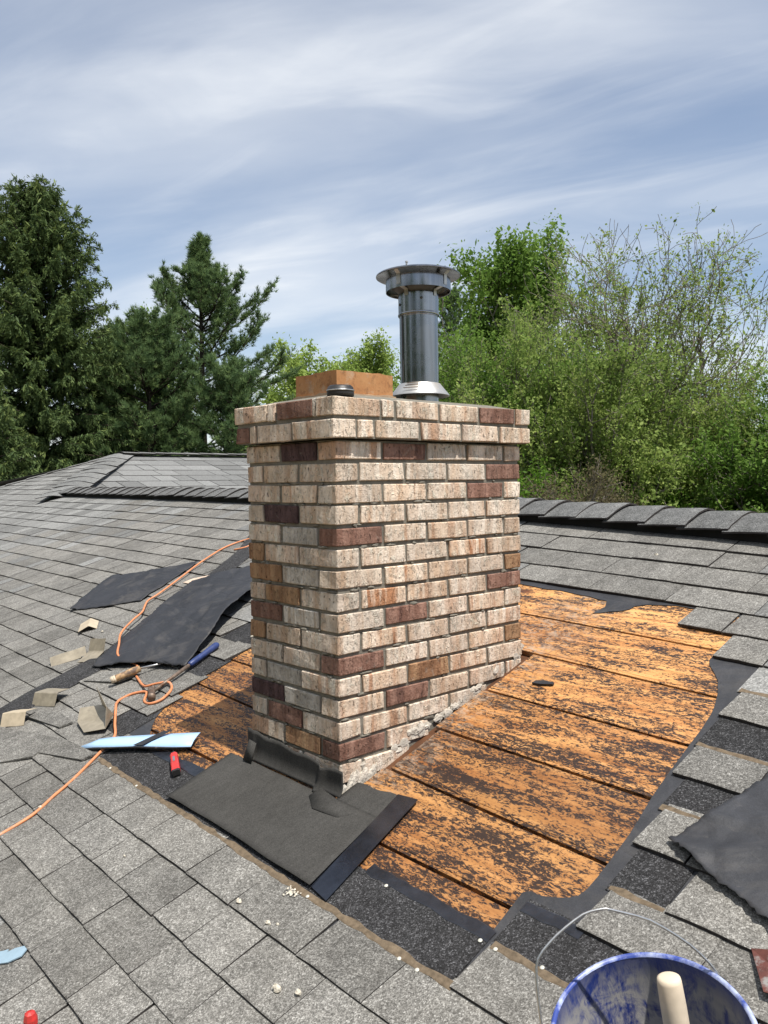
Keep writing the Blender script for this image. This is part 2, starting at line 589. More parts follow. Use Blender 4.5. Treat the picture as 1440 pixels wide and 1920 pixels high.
MAT['cord'] = simple_mat('orange_cord_rubber', (0.62, 0.235, 0.10), 0.55, var=0.18, scale=30, col2=(0.5, 0.33, 0.24), c2f=(0.58, 0.75))
MAT['film'] = simple_mat('pale_blue_film', (0.42, 0.62, 0.86), 0.35, var=0.06, scale=8, spec=0.5)
MAT['red'] = simple_mat('red_plastic', (0.55, 0.035, 0.03), 0.4, var=0.25, scale=40, col2=(0.35, 0.05, 0.04))
MAT['tool_blue'] = simple_mat('navy_grip', (0.025, 0.045, 0.15), 0.45, var=0.3, scale=30, col2=(0.28, 0.27, 0.25), c2f=(0.62, 0.7))
MAT['steel_rust'] = simple_mat('rusty_steel', (0.20, 0.15, 0.115), 0.55, 0.5, var=0.35, scale=40, col2=(0.11, 0.055, 0.03), c2f=(0.5, 0.65))
MAT['steel'] = simple_mat('bright_steel', (0.55, 0.55, 0.54), 0.35, 0.9, var=0.15, scale=50)
MAT['nail'] = simple_mat('pale_nail_heads', (0.62, 0.60, 0.52), 0.6, 0.2, var=0.1)
MAT['wood_handle'] = simple_mat('pale_worn_wood', (0.62, 0.52, 0.39), 0.7, var=0.12, scale=22, bump=0.3, bscale=90, bdist=0.001)
MAT['wood_dirty'] = simple_mat('dirty_wood', (0.42, 0.27, 0.14), 0.7, var=0.35, scale=40, col2=(0.12, 0.08, 0.06), c2f=(0.5, 0.62))
MAT['slate_blue'] = simple_mat('grey_blue_plastic', (0.26, 0.36, 0.43), 0.45, var=0.12, scale=20)
MAT['black_rubber'] = simple_mat('black_rubber', (0.02, 0.019, 0.019), 0.5, var=0.4, scale=40, col2=(0.10, 0.085, 0.075), c2f=(0.58, 0.75))
MAT['stone'] = simple_mat('mortar_crumb', (0.60, 0.55, 0.45), 0.95, var=0.2, scale=60, bump=0.8, bscale=200, bdist=0.003, spec=0.1)
MAT['red_trowel'] = simple_mat('rust_red_steel', (0.14, 0.05, 0.038), 0.55, 0.2, var=0.4, scale=30, col2=(0.30, 0.28, 0.26), c2f=(0.5, 0.62))


def bucket_mat():
    m = M('mortar_stained_blue_bucket')
    n1 = m.noise(1.0, 7, 0.66, m.co((13, 13, 13)), 1.2)
    n2 = m.noise(1.0, 6, 0.7, m.co((60, 60, 16), (0.3, 0.2, 0)), 0.8)
    blue = m.ramp(m.noise(6, 4), [(0.3, (0.014, 0.025, 0.125)), (0.7, (0.028, 0.052, 0.22))])
    dust = m.mix(m.noise(45, 4), (0.18, 0.185, 0.195), (0.40, 0.375, 0.32))
    f = m.math('MULTIPLY', m.rng(m.math('ADD', m.math('MULTIPLY', n1, 0.6), m.math('MULTIPLY', n2, 0.4)), 0.42, 0.53), 0.9)
    sep_ = m.node('ShaderNodeSeparateXYZ')
    m.l.new(m._tc.outputs['Object'], sep_.inputs[0])
    f = m.math('MULTIPLY', f, m.rng(sep_.outputs[2], 0.325, 0.29, 0.3, 1.0), True)
    nb = m.bump(n2, 0.4, 0.003)
    return m.out(m.mix(f, blue, dust), m.rng(f, 0, 0.7, 0.32, 0.8), 0, nb, 0.5)


MAT['bucket'] = bucket_mat()
MAT['bucket_rim'] = simple_mat('scuffed_blue_rim', (0.04, 0.07, 0.30), 0.4, var=0.2, scale=30, col2=(0.42, 0.47, 0.66), c2f=(0.44, 0.6))


def metal_mat():
    m = M('galvanised_flue_steel')
    n = m.noise(1.0, 4, 0.6, m.co((30, 30, 1.2)))
    n2 = m.noise(9, 5, 0.6)
    c = m.ramp(n, [(0.3, (0.20, 0.205, 0.21)), (0.7, (0.40, 0.40, 0.40))])
    c = m.mix(m.rng(n2, 0.66, 0.72, 0, 0.6), c, (0.50, 0.42, 0.30))
    return m.out(c, m.rng(n2, 0.3, 0.7, 0.18, 0.36), 1.0, m.bump(n, 0.05, 0.002))


MAT['metal'] = metal_mat()
MAT['metal_dull'] = simple_mat('dull_galvanised', (0.50, 0.49, 0.47), 0.45, 0.7, var=0.15, scale=18, col2=(0.55, 0.48, 0.38), c2f=(0.58, 0.75))
MAT['metal_dark'] = simple_mat('sooty_cap_inside', (0.10, 0.095, 0.09), 0.6, 0.5, var=0.3, scale=25)

# ------------------------------------------------------------------ roof courses (butt lines fitted as s(x))
KR = {13: (0.288, 2.204), 12: (0.373, 2.013), 11: (0.453, 1.835), 10: (0.536, 1.648), 9: (0.614, 1.473), 8: (0.687, 1.309),
      7: (0.763, 1.139), 6: (0.836, 0.976), 5: (0.908, 0.815), 4: (0.978, 0.656), 3: (1.047, 0.502), 2: (1.108, 0.365),
      1: (1.177, 0.210), 0: (1.246, 0.056), -1: (1.309, -0.086), -2: (1.0, -0.215), -3: (0.8, -0.352), -4: (0.66, -0.490),
      -5: (0.3, -0.634), -6: (0.3, -0.774), -7: (0.1, -0.908), -8: (0.0, -1.050), -9: (0, -1.192), -10: (0, -1.335), -11: (0, -1.478)}
KL = {13: (-12.05, 2.683), 12: (-11.24, 2.43), 11: (-10.59, 2.227), 10: (-9.941, 2.025), 9: (-9.299, 1.825), 8: (-8.676, 1.631),
      7: (-8.028, 1.429), 6: (-7.454, 1.25), 5: (-6.783, 1.041), 4: (-6.177, 0.852), 3: (-5.534, 0.652), 2: (-4.967, 0.475),
      1: (-4.439, 0.31), 0: (-3.876, 0.135), -1: (-3.385, -0.018), -2: (-2.7, -0.168), -3: (-1.8, -0.320), -4: (-1.56, -0.477),
      -5: (-1.3, -0.620), -6: (-1.0, -0.763), -7: (-0.6, -0.904), -8: (-0.6, -1.046), -9: (-1, -1.19), -10: (-1, -1.333), -11: (-1, -1.476)}


def srow(k, x):
    if k > 13:
        return 2.683 + 0.213 * (k - 13)
    (xr, sr), (xl, sl) = KR[k], KL[k]
    d, DL = xr - x, xr - xl
    if k < -1:
        return sr + (sl - sr) * max(-1.0, min(2.2, d / DL))
    if d < 0:
        return sr + (sl - sr) * (d / 4.0) / (1 - math.exp(-DL / 4.0))
    return sr + (sl - sr) * (1 - math.exp(-d / 4.0)) / (1 - math.exp(-DL / 4.0))


def xhip(s):
    return -9.36 - (s - 2.651) * 1.2


def xrake(s):
    return -13.12 + (s - 3.016) * 0.457 if s > 3.0 else -13.12 - (3.016 - s) * 0.62


def project(p):
    d = Vector(p) - CAM
    z = d.dot(cF)
    if z < 0.05:
        return None
    return 720 + 1540 * d.dot(cR) / z, 960 - 1540 * d.dot(cU) / z, z


# ------------------------------------------------------------------ the house
house = empty('house', (0, 0, GROUND))
tag(house, 'house roof of weathered grey asphalt shingles, stripped to orange boards around the chimney', 'house')
house_inv = Matrix.Translation((0, 0, -GROUND))


def hpart(name, verts, faces, mat, parent=None, smooth=False):
    """a part whose coordinates are given in world space"""
    o = mk(name, verts, faces, mat, parent or house, smooth)
    if parent is None:
        o.matrix_parent_inverse = house_inv
    return o


# walls under the eaves and slopes the photograph only hints at
v, f = join(box_vf(-12.8, 2.6, -1.4, 5.4, GROUND, -1.62), box_vf(-12.9, -8.6, 1.5, 13.0, GROUND, -1.63))
hpart('wall', v, f, simple_mat('beige_siding', (0.5, 0.46, 0.4), 0.8))

# base of the front slope (old underlayment below the shingles)
SR = lambda x: srow(13, x) + 0.10            # ridge line


def strip_surface(xs_, lo, hi, h, n=10):
    v, f = [], []
    for x in xs_:
        a, b = lo(x), hi(x)
        for j in range(n + 1):
            v.append(W(x, a + (b - a) * j / n, h))
    for i in range(len(xs_) - 1):
        for j in range(n):
            p = i * (n + 1) + j
            f.append((p, p + n + 1, p + n + 2, p + 1))
    return v, f


xsA = [-9.6 + i * 0.5 for i in range(25)] + [2.6]
va = strip_surface(xsA, lambda x: -1.9, lambda x: SR(x), -0.030)
tri = [(-9.6, -1.9), (-9.6, SR(-9.6)), (xhip(2.75), 2.75), (-12.0, 4.80), (-12.35, 4.78), (-13.12, 3.016), (-16.2, -1.9)]
vb = ([W(x, s, -0.030) for x, s in tri], [tuple(reversed(range(len(tri))))])
front = hpart('front_slope', *join(va, vb), MAT['underlay'])
tag(front, 'front roof slope of overlapping grey shingles running up to the ridge')
# rear slope of the wing
bk = [W(x, SR(x), 0.0) for x in xsA]
v = []
f = []
for x, y, z in bk:
    v += [(x, y, z - 0.004), (x, y + 3.6, z - 3.6 * TP)]
for i in range(len(bk) - 1):
    f.append((2 * i, 2 * i + 2, 2 * i + 3, 2 * i + 1))
hpart('rear_slope', v, f, MAT['shingle_far'])

# ---- boards of the stripped deck
BL = [((-0.265, 1.271), (0.644, 1.205)), ((-0.045, 0.986), (0.777, 0.926)), ((0.013, 0.693), (0.828, 0.659)),
      ((0.02, 0.424), (0.882, 0.401)), ((0.083, 0.175), (0.878, 0.136)), ((0.307, -0.095), (0.761, -0.097))]


def bline(i, x):
    if i < 0:
        i0, off = 0, 0.285 * (-i)
    elif i > 5:
        i0, off = 5, -0.265 * (i - 5)
    else:
        i0, off = i, 0.0
    (xa, sa), (xb, sb) = BL[i0]
    return sa + (sb - sa) * (x - xa) / (xb - xa) * (1.0 if x > -0.3 else 1.0) + off


deck = hpart('roof_deck', *prism([(-1.75, -0.5), (1.3, -0.5), (1.3, 1.75), (-1.75, 1.75)], -0.026, -0.022), MAT['deck_edge'])
tag(deck, 'bare orange deck boards flecked with black tar beside the chimney')


BT = {-1: 1.2, 0: 1.22, 1: 1.18, 2: 1.08, 3: 0.98, 4: 0.74, 5: 0.84, 6: 0.78, 7: 0.78}


def make_board(x0, x1, i):
    r = random.Random(100 + i * 7 + int(x0 * 10))
    xs_ = [x0 + (x1 - x0) * q / 8 for q in range(9)]
    v, f = [], []
    cup = r.uniform(0.0005, 0.002)
    for x in xs_:
        a, b = bline(i, x) + 0.006, bline(i - 1, x) - 0.006
        w1 = r.uniform(-0.0012, 0.0012)
        b += r.uniform(-0.001, 0.001)
        for t, h in ((0, -0.021), (0, -0.001), (0.012, 0.0), (0.040, 0.0), (0.046, -0.0022), (0.052, 0.0), (0.5, -cup), (0.988, 0.0), (1, -0.001), (1, -0.021)):
            v.append(W(x, a + (b - a) * t + w1 * (1 - t), h))
    n = 10
    for q in range(8):
        for j in range(n - 1):
            p = q * n + j
            f.append((p, p + n, p + n + 1, p + 1))
    f.append(tuple(range(n)))
    f.append(tuple(reversed([8 * n + j for j in range(n)])))
    o = hpart('deck_board', v, f, MAT['deck'], deck)
    t = BT.get(i, 0.85) * r.uniform(0.95, 1.05)
    o.color = (t, t * (0.86 + 0.14 * t), t * (0.7 + 0.3 * t), {-1: 0.0, 0: 0.0, 1: 0.15, 2: 0.45, 3: 0.9, 4: 1.25, 5: 1.1, 6: 0.9, 7: 0.9}[i])
    return o


starts = {2: 0.030, 3: 0.014, 4: 0.045, 5: 0.022}
for i in range(-1, 8):
    make_board(starts.get(i, -1.75), 1.28, i)
for i in range(2, 6):
    make_board(-1.75, -0.02 if i == 5 else -0.505, i)

# ---- black underlayment left at the edge of the opening
UC = [(0.657, 1.30), (0.657, 1.134), (0.673, 1.101), (0.715, 1.052), (0.742, 1.016), (0.776, 0.943), (0.800, 0.87), (0.809, 0.83), (0.82, 0.744),
      (0.827, 0.649), (0.836, 0.53), (0.849, 0.407), (0.868, 0.286), (0.873, 0.25), (0.881, 0.151), (0.885, 0.085), (0.885, 0.038),
      (0.879, 0.014), (0.862, -0.004), (0.834, -0.019), (0.803, -0.031), (0.772, -0.031), (0.758, -0.045), (0.764, -0.105),
      (0.771, -0.172), (0.79, -0.30)]


def strip_poly(edge, side_x, h0, h1, name, mat, parent):
    v, f = [], []
    n = len(edge)
    for x, s in edge:
        v += [W(x, s, h0), W(x, s, h1), W(side_x, s + (0.0001 * len(v)), h1)]
    for i in range(n - 1):
        a, b = 3 * i, 3 * i + 3
        f += [(a + 1, b + 1, b + 2, a + 2), (a, b, b + 1, a + 1)]
    return hpart(name, v, f, mat, parent)


strip_poly(UC, 2.6, 0.0003, 0.0028, 'underlayment', MAT['underlay'], front)
UL = [(-1.42, 1.75), (-1.40, 0.9), (-1.391, 0.58), (-1.375, 0.333), (-1.325, 0.103), (-1.235, -0.02), (-1.17, -0.075), (-1.09, -0.13), (-0.9, -0.17), (-0.9, -0.4)]
strip_poly(list(reversed(UL)), -3.0, 0.0003, 0.0028, 'underlayment', MAT['underlay'], front)
hpart('underlayment', *prism([(-1.75, -0.55), (1.3, -0.55), (1.3, -0.215), (-1.75, -0.215)], 0.0002, 0.0006), MAT['underlay'], front)
hpart('underlayment', *prism([(-1.75, 1.585), (1.3, 1.545), (1.3, 1.8), (-1.75, 1.8)], 0.0002, 0.0022), MAT['underlay'], front)
# torn strip below the top course, with a hanging flap
v, f = prism([(-0.55, 1.60), (-0.50, 1.535), (-0.38, 1.522), (-0.30, 1.508), (-0.22, 1.512), (-0.12, 1.492), (-0.05, 1.486), (0.0, 1.470), (0.05, 1.462), (0.075, 1.41), (0.055, 1.345), (0.085, 1.355),
              (0.115, 1.375), (0.155, 1.39), (0.185, 1.415), (0.19, 1.445), (0.23, 1.47), (0.35, 1.49), (0.70, 1.45), (0.9, 1.6)], 0.0005, 0.003)
hpart('torn_underlayment', v, f, MAT['underlay'], front)

# ---- shingle tabs
# row -> list of (x0, x1, kind); kinds: g weathered, d dark unweathered, '' none
OPEN = {}
for k in range(-3, 9):
    OPEN[k] = []
RIGHT = {8: (0.413, 0.437, 'g'), 7: (0.637, 0.662, 'g'), 6: (0.805, 0.823, 'd'), 5: (0.832, 0.835, 'g'), 4: (0.836, 0.838, 'd'),
         3: (0.838, 0.851, 'g'), 2: (0.879, 0.888, 'd'), 1: (0.891, 0.901, 'g'), 0: (0.915, 0.922, 'd'), -1: (0.923, 0.933, 'g'),
         -2: (0.775, 0.792, 'd')}
DARK_END = {6: 9, 4: 1.17, 2: 9, 0: 1.07, -2: 9}
LEFT = {8: -1.43, 7: -1.42, 6: -1.41, 5: -1.41, 4: -1.40, 3: -1.395, 2: -1.385, 1: -1.36, 0: -1.325, -1: -1.27, -2: -1.225}
LEFT_DARK = {3: 0.30, 1: 0.22, -2: 0.21, 7: 0.2}
HAND = {-4: [(143, 1408), (197, 1442), (245, 1475), (322, 1525), (395, 1570), (506, 1647), (607, 1714), (760, 1815)],
        -5: [(84, 1447), (114, 1470), (167, 1508), (237, 1562), (297, 1608), (347, 1652), (420, 1717), (487, 1754), (554, 1806)],
        -6: [(99, 1554), (149, 1599), (223, 1669), (270, 1706), (316, 1749), (407, 1830)],
        -7: [(54, 1634), (103, 1687), (190, 1773), (229, 1818), (306, 1902)]}
HAND_X = {-4: [-1.37, -1.128, -0.955, -0.687, -0.455, -0.142, 0.100, 0.412, 0.66, 0.93],
          -5: [-1.46, -1.30, -1.05, -0.735, -0.498, -0.315, -0.070, 0.105, 0.290, 0.53, 0.80],
          -6: [-1.13, -0.895, -0.575, -0.395, -0.225, 0.075, 0.33, 0.55],
          -7: [-1.10, -0.83, -0.42, -0.265, 0.005, 0.22]}
# stretches where torn courses leave dark strips lying bare on the left
tabs = []     # (row, x0, x1, kind, xtop_shift)


def fill(k, x0, x1, kind, r, pos=None):
    x = x0
    while x < x1 - 1e-4:
        sc_ = (srow(k + 1, x) - srow(k, x)) / 0.143
        if pos:
            nx = next((p for p in pos if p > x + 0.05), x1)
        else:
            w = r.choice((0.15, 0.19, 0.22, 0.26, 0.30, 0.34)) * (0.9 + 0.2 * r.random()) * (0.85 + 0.15 * sc_) if kind == 'g' else r.uniform(0.4, 0.7)
            nx = x + w
        if nx > x1 - 0.06:
            nx = x1
        tabs.append((k, x, nx, kind))
        x = nx


for k in range(-11, 24):
    r = random.Random(900 + k)
    sm = srow(k, -9 if k > 12 else -3) + 0.1
    if k >= 13:
        x0, x1 = xrake(sm) + 0.05, xhip(sm + 0.1) - 0.03
        if srow(k, 0) > 4.72:
            continue
        if x1 - x0 > 0.2:
            fill(k, x0, x1, 'g', r)
        continue
    x0, x1 = max(xrake(sm), -14.5) if k > -3 else -4.6, 2.3
    if k in (-3,):
        fill(k, x0, -1.17, 'g', r)
        fill(k, -1.165, 0.788, 'd', r)
        fill(k, 0.795, x1, 'g', r)
    elif k in RIGHT:
        xl = LEFT[k]
        ld = LEFT_DARK.get(k, 0)
        fill(k, x0, xl - ld, 'g', r)
        if ld:
            fill(k, xl - ld + 0.004, xl, 'd', r)
        a = RIGHT[k][1]
        if RIGHT[k][2] == 'd':
            e = DARK_END[k]
            fill(k, a, min(e, x1), 'd', r)
            if e < x1:
                fill(k, e + 0.005, x1, 'g', r)
        else:
            fill(k, a, x1, 'g', r)
    else:
        pos = [p for p in HAND_X.get(k, [])]
        if pos:
            fill(k, x0, pos[0], 'g', r)
            fill(k, pos[0], pos[-1], 'g', r, pos[1:])
            fill(k, pos[-1], x1, 'g', r)
        else:
            fill(k, x0, x1, 'g', r)


def tab_vf(k, x0, x1, kind, r):
    far = x0 < -4.5 or k > 12
    n = 2 if far else 4
    gap = r.uniform(0.0010, 0.0022) if not far else 0.003
    lift = r.choice((0.0, 0.0, 0.0016, 0.0026))
    if k >= 13:
        s1f = lambda x: srow(k + 1, x) + 0.03
    elif k == 12:
        s1f = lambda x: srow(13, x) + 0.06
    else:
        s1f = lambda x: srow(k + 1, x) + 0.03
    if kind == 'd':
        lift = -0.0012
        s1f = (lambda x: srow(k + 1, x) + 0.012) if k in (-3,) else (lambda x: srow(k + 1, x) + 0.02)
    skew = r.uniform(-0.006, 0.006)
    dy = r.uniform(-0.0022, 0.0022)
    xa, xb = x0 + gap, x1 - gap
    v, f = [], []
    for i in range(n + 1):
        t = i / n
        xlo = xa + (xb - xa) * t + (r.uniform(-0.0015, 0.0015) if 0 < i < n else 0)
        xhi = xlo + (skew if 0 < i < n else skew)
        s0 = srow(k, xlo) + dy + r.uniform(-0.0016, 0.0016)
        s1 = s1f(xhi)
        e = 0.0012 if i in (0, n) else 0.0
        wave = r.uniform(-0.0008, 0.0012)
        if kind == 'd':
            v += [W(xlo, s0 - 0.006, 0.0008), W(xlo, s0 - 0.006, 0.0058), W(xlo, s0, 0.0062 + wave * 0.3), W(xhi, s1, 0.0050), W(xhi, s1, 0.0006)]
        else:
            v += [W(xlo, s0, 0.0046 + lift * 0.4), W(xlo, s0 + 0.0005, 0.0128 + lift + wave - e), W(xlo, s0 + 0.004, 0.0140 + lift + wave - e),
                  W(xhi, s1, 0.0042 + lift * 0.6), W(xhi, s1, 0.0022)]
    for i in range(n):
        a, b = 5 * i, 5 * i + 5
        for j in range(3):
            f.append((a + j, b + j, b + j + 1, a + j + 1))
        f.append((a + 4, b + 4, b, a))
    f.append((0, 1, 2, 3, 4))
    m = 5 * n
    f.append((m + 4, m + 3, m + 2, m + 1, m))
    return v, f


def edge_slots(o, n_per, far_n=None):
    """cut edges of a tab show black asphalt"""
    o.data.materials.append(MAT['edge'])
    idx = [0] * len(o.data.polygons)
    nf = len(idx)
    for i in range(0, nf - 2, 4):
        idx[i] = 1
    idx[nf - 1] = idx[nf - 2] = 1
    o.data.polygons.foreach_set('material_index', idx)


info = []
for t in tabs:
    k, x0, x1, kind = t
    c = W((x0 + x1) / 2, (srow(k, x0) + srow(k + 1, x0)) / 2)
    p = project(c)
    ok = p is not None and -60 < p[0] < 1500 and p[1] < 1990 and p[2] > 0
    if x1 < -14 and not ok:
        continue
    d = (Vector(c) - CAM).length
    area = (x1 - x0) * 0.15 / d ** 2.6 if ok else 0
    if ok and 470 < p[0] < 975 and p[1] < 1250 and p[0] > 465:
        area *= 0.01           # mostly behind the chimney
    info.append((area, t, ok))
info.sort(key=lambda q: -q[0])
rest = [[], []]
ndark = ngrey = 0
for n_, (area, t, ok) in enumerate(info):
    r = random.Random(hash((t[0], round(t[1] * 1000))) & 0xffff)
    v, f = tab_vf(*t, r)
    if ok and (t[3] == 'd' or ngrey < 280):
        if t[3] != 'd':
            ngrey += 1
        o = hpart('shingle', v, f, MAT['shingle_dark'] if t[3] == 'd' else MAT['shingle'], front)
        if t[3] != 'd':
            edge_slots(o, 4)
    else:
        rest[0].append((v, f, r.random()))


def merge_tone(name, items, mat, parent, kind='stuff'):
    V, Fc, tone = [], [], []
    midx = []
    for v, f, tn in items:
        n = len(V)
        if len(v) == 8:
            midx += [0, 0, 1, 1, 1]
        else:
            midx += [1 if (q % 4 == 0 or q >= len(f) - 2) else 0 for q in range(len(f))]
        V += v
        Fc += [tuple(i + n for i in q) for q in f]
        tone += [tn] * len(v)
    o = hpart(name, V, Fc, mat, parent)
    o.data.materials.append(MAT['edge'])
    o.data.polygons.foreach_set('material_index', midx)
    a = o.data.attributes.new('tone', 'FLOAT', 'POINT')
    a.data.foreach_set('value', tone)
    o['kind'] = kind
    return o


def tone_granule(name, base, lo, hi):
    m = M(name)
    g = m.bw(m.vor(200))
    g3 = m.noise(60, 3, 0.6)
    v = m.math('ADD', m.math('MULTIPLY', g, 0.6), m.math('MULTIPLY', g3, 0.4))
    col = m.ramp(v, [(0.2, tuple(c * 0.55 for c in base)), (0.5, base), (0.8, tuple(c * 1.7 for c in base))])
    col = attr_tone(m, col, lo, hi)
    return m.out(col, 0.92, 0, m.bump(g, 0.4, 0.002), 0.25)


MAT['tone'] = tone_granule('mixed_grey_granules', (0.188, 0.187, 0.178), 0.74, 1.26)
merge_tone('shingle_courses', rest[0], MAT['tone'], front)

# tar bands, dust lines and nails on the stripped courses
def band(x0, x1, sf, w, h, name, mat, wob=0.006, par=None, n=None, seed=1):
    r = random.Random(seed)
    n = n or max(4, int((x1 - x0) / 0.03))
    v, f = [], []
    for i in range(n + 1):
        x = x0 + (x1 - x0) * i / n
        s = sf(x)
        a, b = s - w / 2 + r.uniform(-wob, wob), s + w / 2 + r.uniform(-wob, wob)
        v += [W(x, a, h - 0.001), W(x, a + 0.003, h), W(x, b - 0.003, h), W(x, b, h - 0.001)]
    for i in range(n):
        for j in range(3):
            f.append((4 * i + j, 4 * i + 4 + j, 4 * i + 5 + j, 4 * i + 1 + j))
    return hpart(name, v, f, mat, par or front)


band(0.345, 0.785, lambda x: srow(-2, x) + 0.022, 0.036, 0.0068, 'tar_band', MAT['tar'], 0.004, seed=2)
band(-1.14, -0.585, lambda x: -0.168 + (x + 1.1) * 0.0, 0.042, 0.0078, 'tar_band', MAT['tar'], 0.005, seed=3)
band(0.79, 0.955, lambda x: srow(-1, x) - 0.004, 0.034, 0.0072, 'tar_band', MAT['tar'], 0.004, seed=4)
for q, (a, b, k, off) in enumerate([(-1.15, 0.80, -3, 0.006), (0.80, 1.5, -2, 0.004), (0.93, 1.07, 0, 0.004), (0.845, 1.17, 4, 0.004), (0.89, 1.2, 2, 0.004), (0.83, 1.2, 6, 0.003)]):
    band(a, b, lambda x: srow(k, x) + off, 0.020, 0.0074, 'dust_line', MAT['dirt'], 0.0045, seed=20 + q)
nail_me = None
for (x, s) in [(0.769, -0.216), (0.815, -0.217), (0.439, -0.208), (0.641, -0.356), (0.70, -0.356), (0.933, -0.202), (0.275, -0.346), (-1.02, -0.33), (-0.78, -0.335)]:
    v, f = lathe([(0.0048, 0), (0.0056, 0.0012), (0.005, 0.0024), (0.001, 0.003)], 10, (0, -SP, CP), W(x, s, 0.0066), True)
    hpart('nail', v, f, MAT['nail'], front, True)

# ---- ridge vent and ridge caps
def ridge_frame(x):
    y = W(x, SR(x))
    return Vector(y)


v, f = [], []
xr = [-9.25 + i * 0.25 for i in range(47)] + [2.4]
for x in xr:
    c = ridge_frame(x)
    for dy, dz in ((-0.15, -0.15 * TP + 0.010), (-0.148, -0.15 * TP + 0.050), (0, 0.060), (0.148, -0.15 * TP + 0.050), (0.15, -0.15 * TP + 0.010)):
        v.append((c.x, c.y + dy, c.z + dz))
for i in range(len(xr) - 1):
    for j in range(4):
        f.append((5 * i + j, 5 * i + 5 + j, 5 * i + 6 + j, 5 * i + 1 + j))
vent = hpart('ridge_vent', v, f, MAT['black'])
tag(vent, 'black ridge vent under curved cap shingles')


def cap_mesh(name, L, half, slope, seed, mat, drop=0.012):
    r = random.Random(seed)
    n = 10
    v, f = [], []
    for j, (lx, up) in enumerate(((-L * 0.5, 0.012), (-L * 0.2, 0.0095), (L * 0.25, 0.003), (L * 0.66, -0.005))):
        for i in range(n + 1):
            t = -1 + 2 * i / n
            y = t * half
            rr = 0.075
            z = -slope * (math.sqrt(y * y + rr * rr) - rr) + up
            if abs(t) > 0.9:
                z -= 0.002
            jit = r.uniform(-0.003, 0.003)
            v.append((lx + (jit if j in (0, 3) else 0), y + (jit if i in (0, n) else 0), z))
    N = len(v)
    v += [(x, y, z - 0.0085) for x, y, z in v]
    for j in range(3):
        for i in range(n):
            a = j * (n + 1) + i
            f.append((a, a + n + 1, a + n + 2, a + 1))
            f.append((N + a, N + a + 1, N + a + n + 2, N + a + n + 1))
        a = j * (n + 1)
        f.append((a, N + a, N + a + n + 1, a + n + 1))
        a += n
        f.append((a, a + n + 1, N + a + n + 1, N + a))
    for i in range(n):
        f.append((i, i + 1, N + i + 1, N + i))
        a = 3 * (n + 1) + i
        f.append((a, N + a, N + a + 1, a + 1))
    me = bpy.data.meshes.new(name)
    me.from_pydata(v, [], f)
    me.materials.append(mat)
    me.materials.append(MAT['edge'])
    me.update()
    me.polygons.foreach_set('material_index', [1 if (len(set(p.vertices)) == 4 and any(q < N for q in p.vertices) and any(q >= N for q in p.vertices)) else 0 for p in me.polygons])
    return me


cap_me = [cap_mesh('ridge_cap', 0.225, 0.190, 0.56, 5 + q, MAT['shingle_cap']) for q in range(4)]
x = 2.2
q = 0
while x > -9.2:
    c = ridge_frame(x)
    c2 = ridge_frame(x - 0.1)
    o = bpy.data.objects.new('ridge_cap', cap_me[q % 4])
    COL.objects.link(o)
    o.parent = vent
    rr = random.Random(q + 77)
    o.location = c + Vector((0, rr.uniform(-0.006, 0.006), 0.078 + rr.uniform(-0.003, 0.005)))
    d = (c - c2)
    o.rotation_euler = (rr.uniform(-0.012, 0.012), math.atan2(d.z, d.x), math.atan2(d.y, d.x) + math.pi)
    x -= 0.222 + rr.uniform(-0.012, 0.012)
    q += 1

# ---- main body: east face behind the wing ridge, its ridge along y, hips
XA, YA, ZA = -12.0, 4.55, 0.478
bz = lambda x: ZA - 0.266 * (x - XA)
YE = 8.3
fv = [(XA, YA, ZA), (XA, YE, ZA), (-6.0, YE + 6.0, bz(-6.0)), (-6.0, 0.2, bz(-6.0))]
# clip the face along the hip with the front slope
hipP = [Vector(W(xhip(s), s)) for s in (2.62, 4.76)]
fv = [(XA, YA, ZA - 0.02), (XA, YE, ZA - 0.02), (-5.6, YE + 6.4, bz(-5.6) - 0.02), (-5.6, 3.4, bz(-5.6) - 0.02), (-9.30, 2.60, bz(-9.30) - 0.02)]
side = hpart('side_slope', fv, [(4, 3, 2, 1, 0)], MAT['underlay'])
tag(side, 'farther roof face of pale grey shingles rising behind the ridge')
items = []
rowh = 0.36
for k in range(0, 18):
    r = random.Random(4000 + k)
    xa = XA + k * rowh * 0.966 + 0.05
    xb = xa + rowh * 0.966
    y0 = YA - (xa - XA) * 0.79 - 0.10
    y0 = max(y0, 2.62)
    y1 = YE + (xa - XA) * 1.0
    y = y0
    while y < y1 - 0.05:
        w = r.choice((0.28, 0.36, 0.46, 0.58, 0.66)) * r.uniform(0.9, 1.1)
        ye = min(y + w, y1)
        g = 0.006
        lift = r.choice((0.0, 0.0, 0.006, 0.010))
        xbb = xb + r.uniform(-0.006, 0.006)
        V = []
        for (xx, hh) in ((xa - 0.03, 0.0), (xbb, 0.006 + lift * 0.5)):
            for yy in (y + g, ye - g):
                V += [(xx, yy, bz(xx) - 0.018 + hh), (xx, yy, bz(xx) - 0.018 + hh + 0.0085)]
        items.append((V, [(1, 5, 7, 3), (0, 2, 6, 4), (4, 6, 7, 5), (0, 4, 5, 1), (2, 3, 7, 6)], r.random()))
        y = ye
MAT['tone_far'] = tone_granule('pale_grey_granules', (0.178, 0.179, 0.173), 0.76, 1.24)
merge_tone('shingle_courses', items, MAT['tone_far'], side)
# hip caps and far ridge caps
hip_me = [cap_mesh('hip_cap', 0.50, 0.24, 0.22, 31 + q, MAT['tone_far'] if False else MAT['shingle_far']) for q in range(3)]


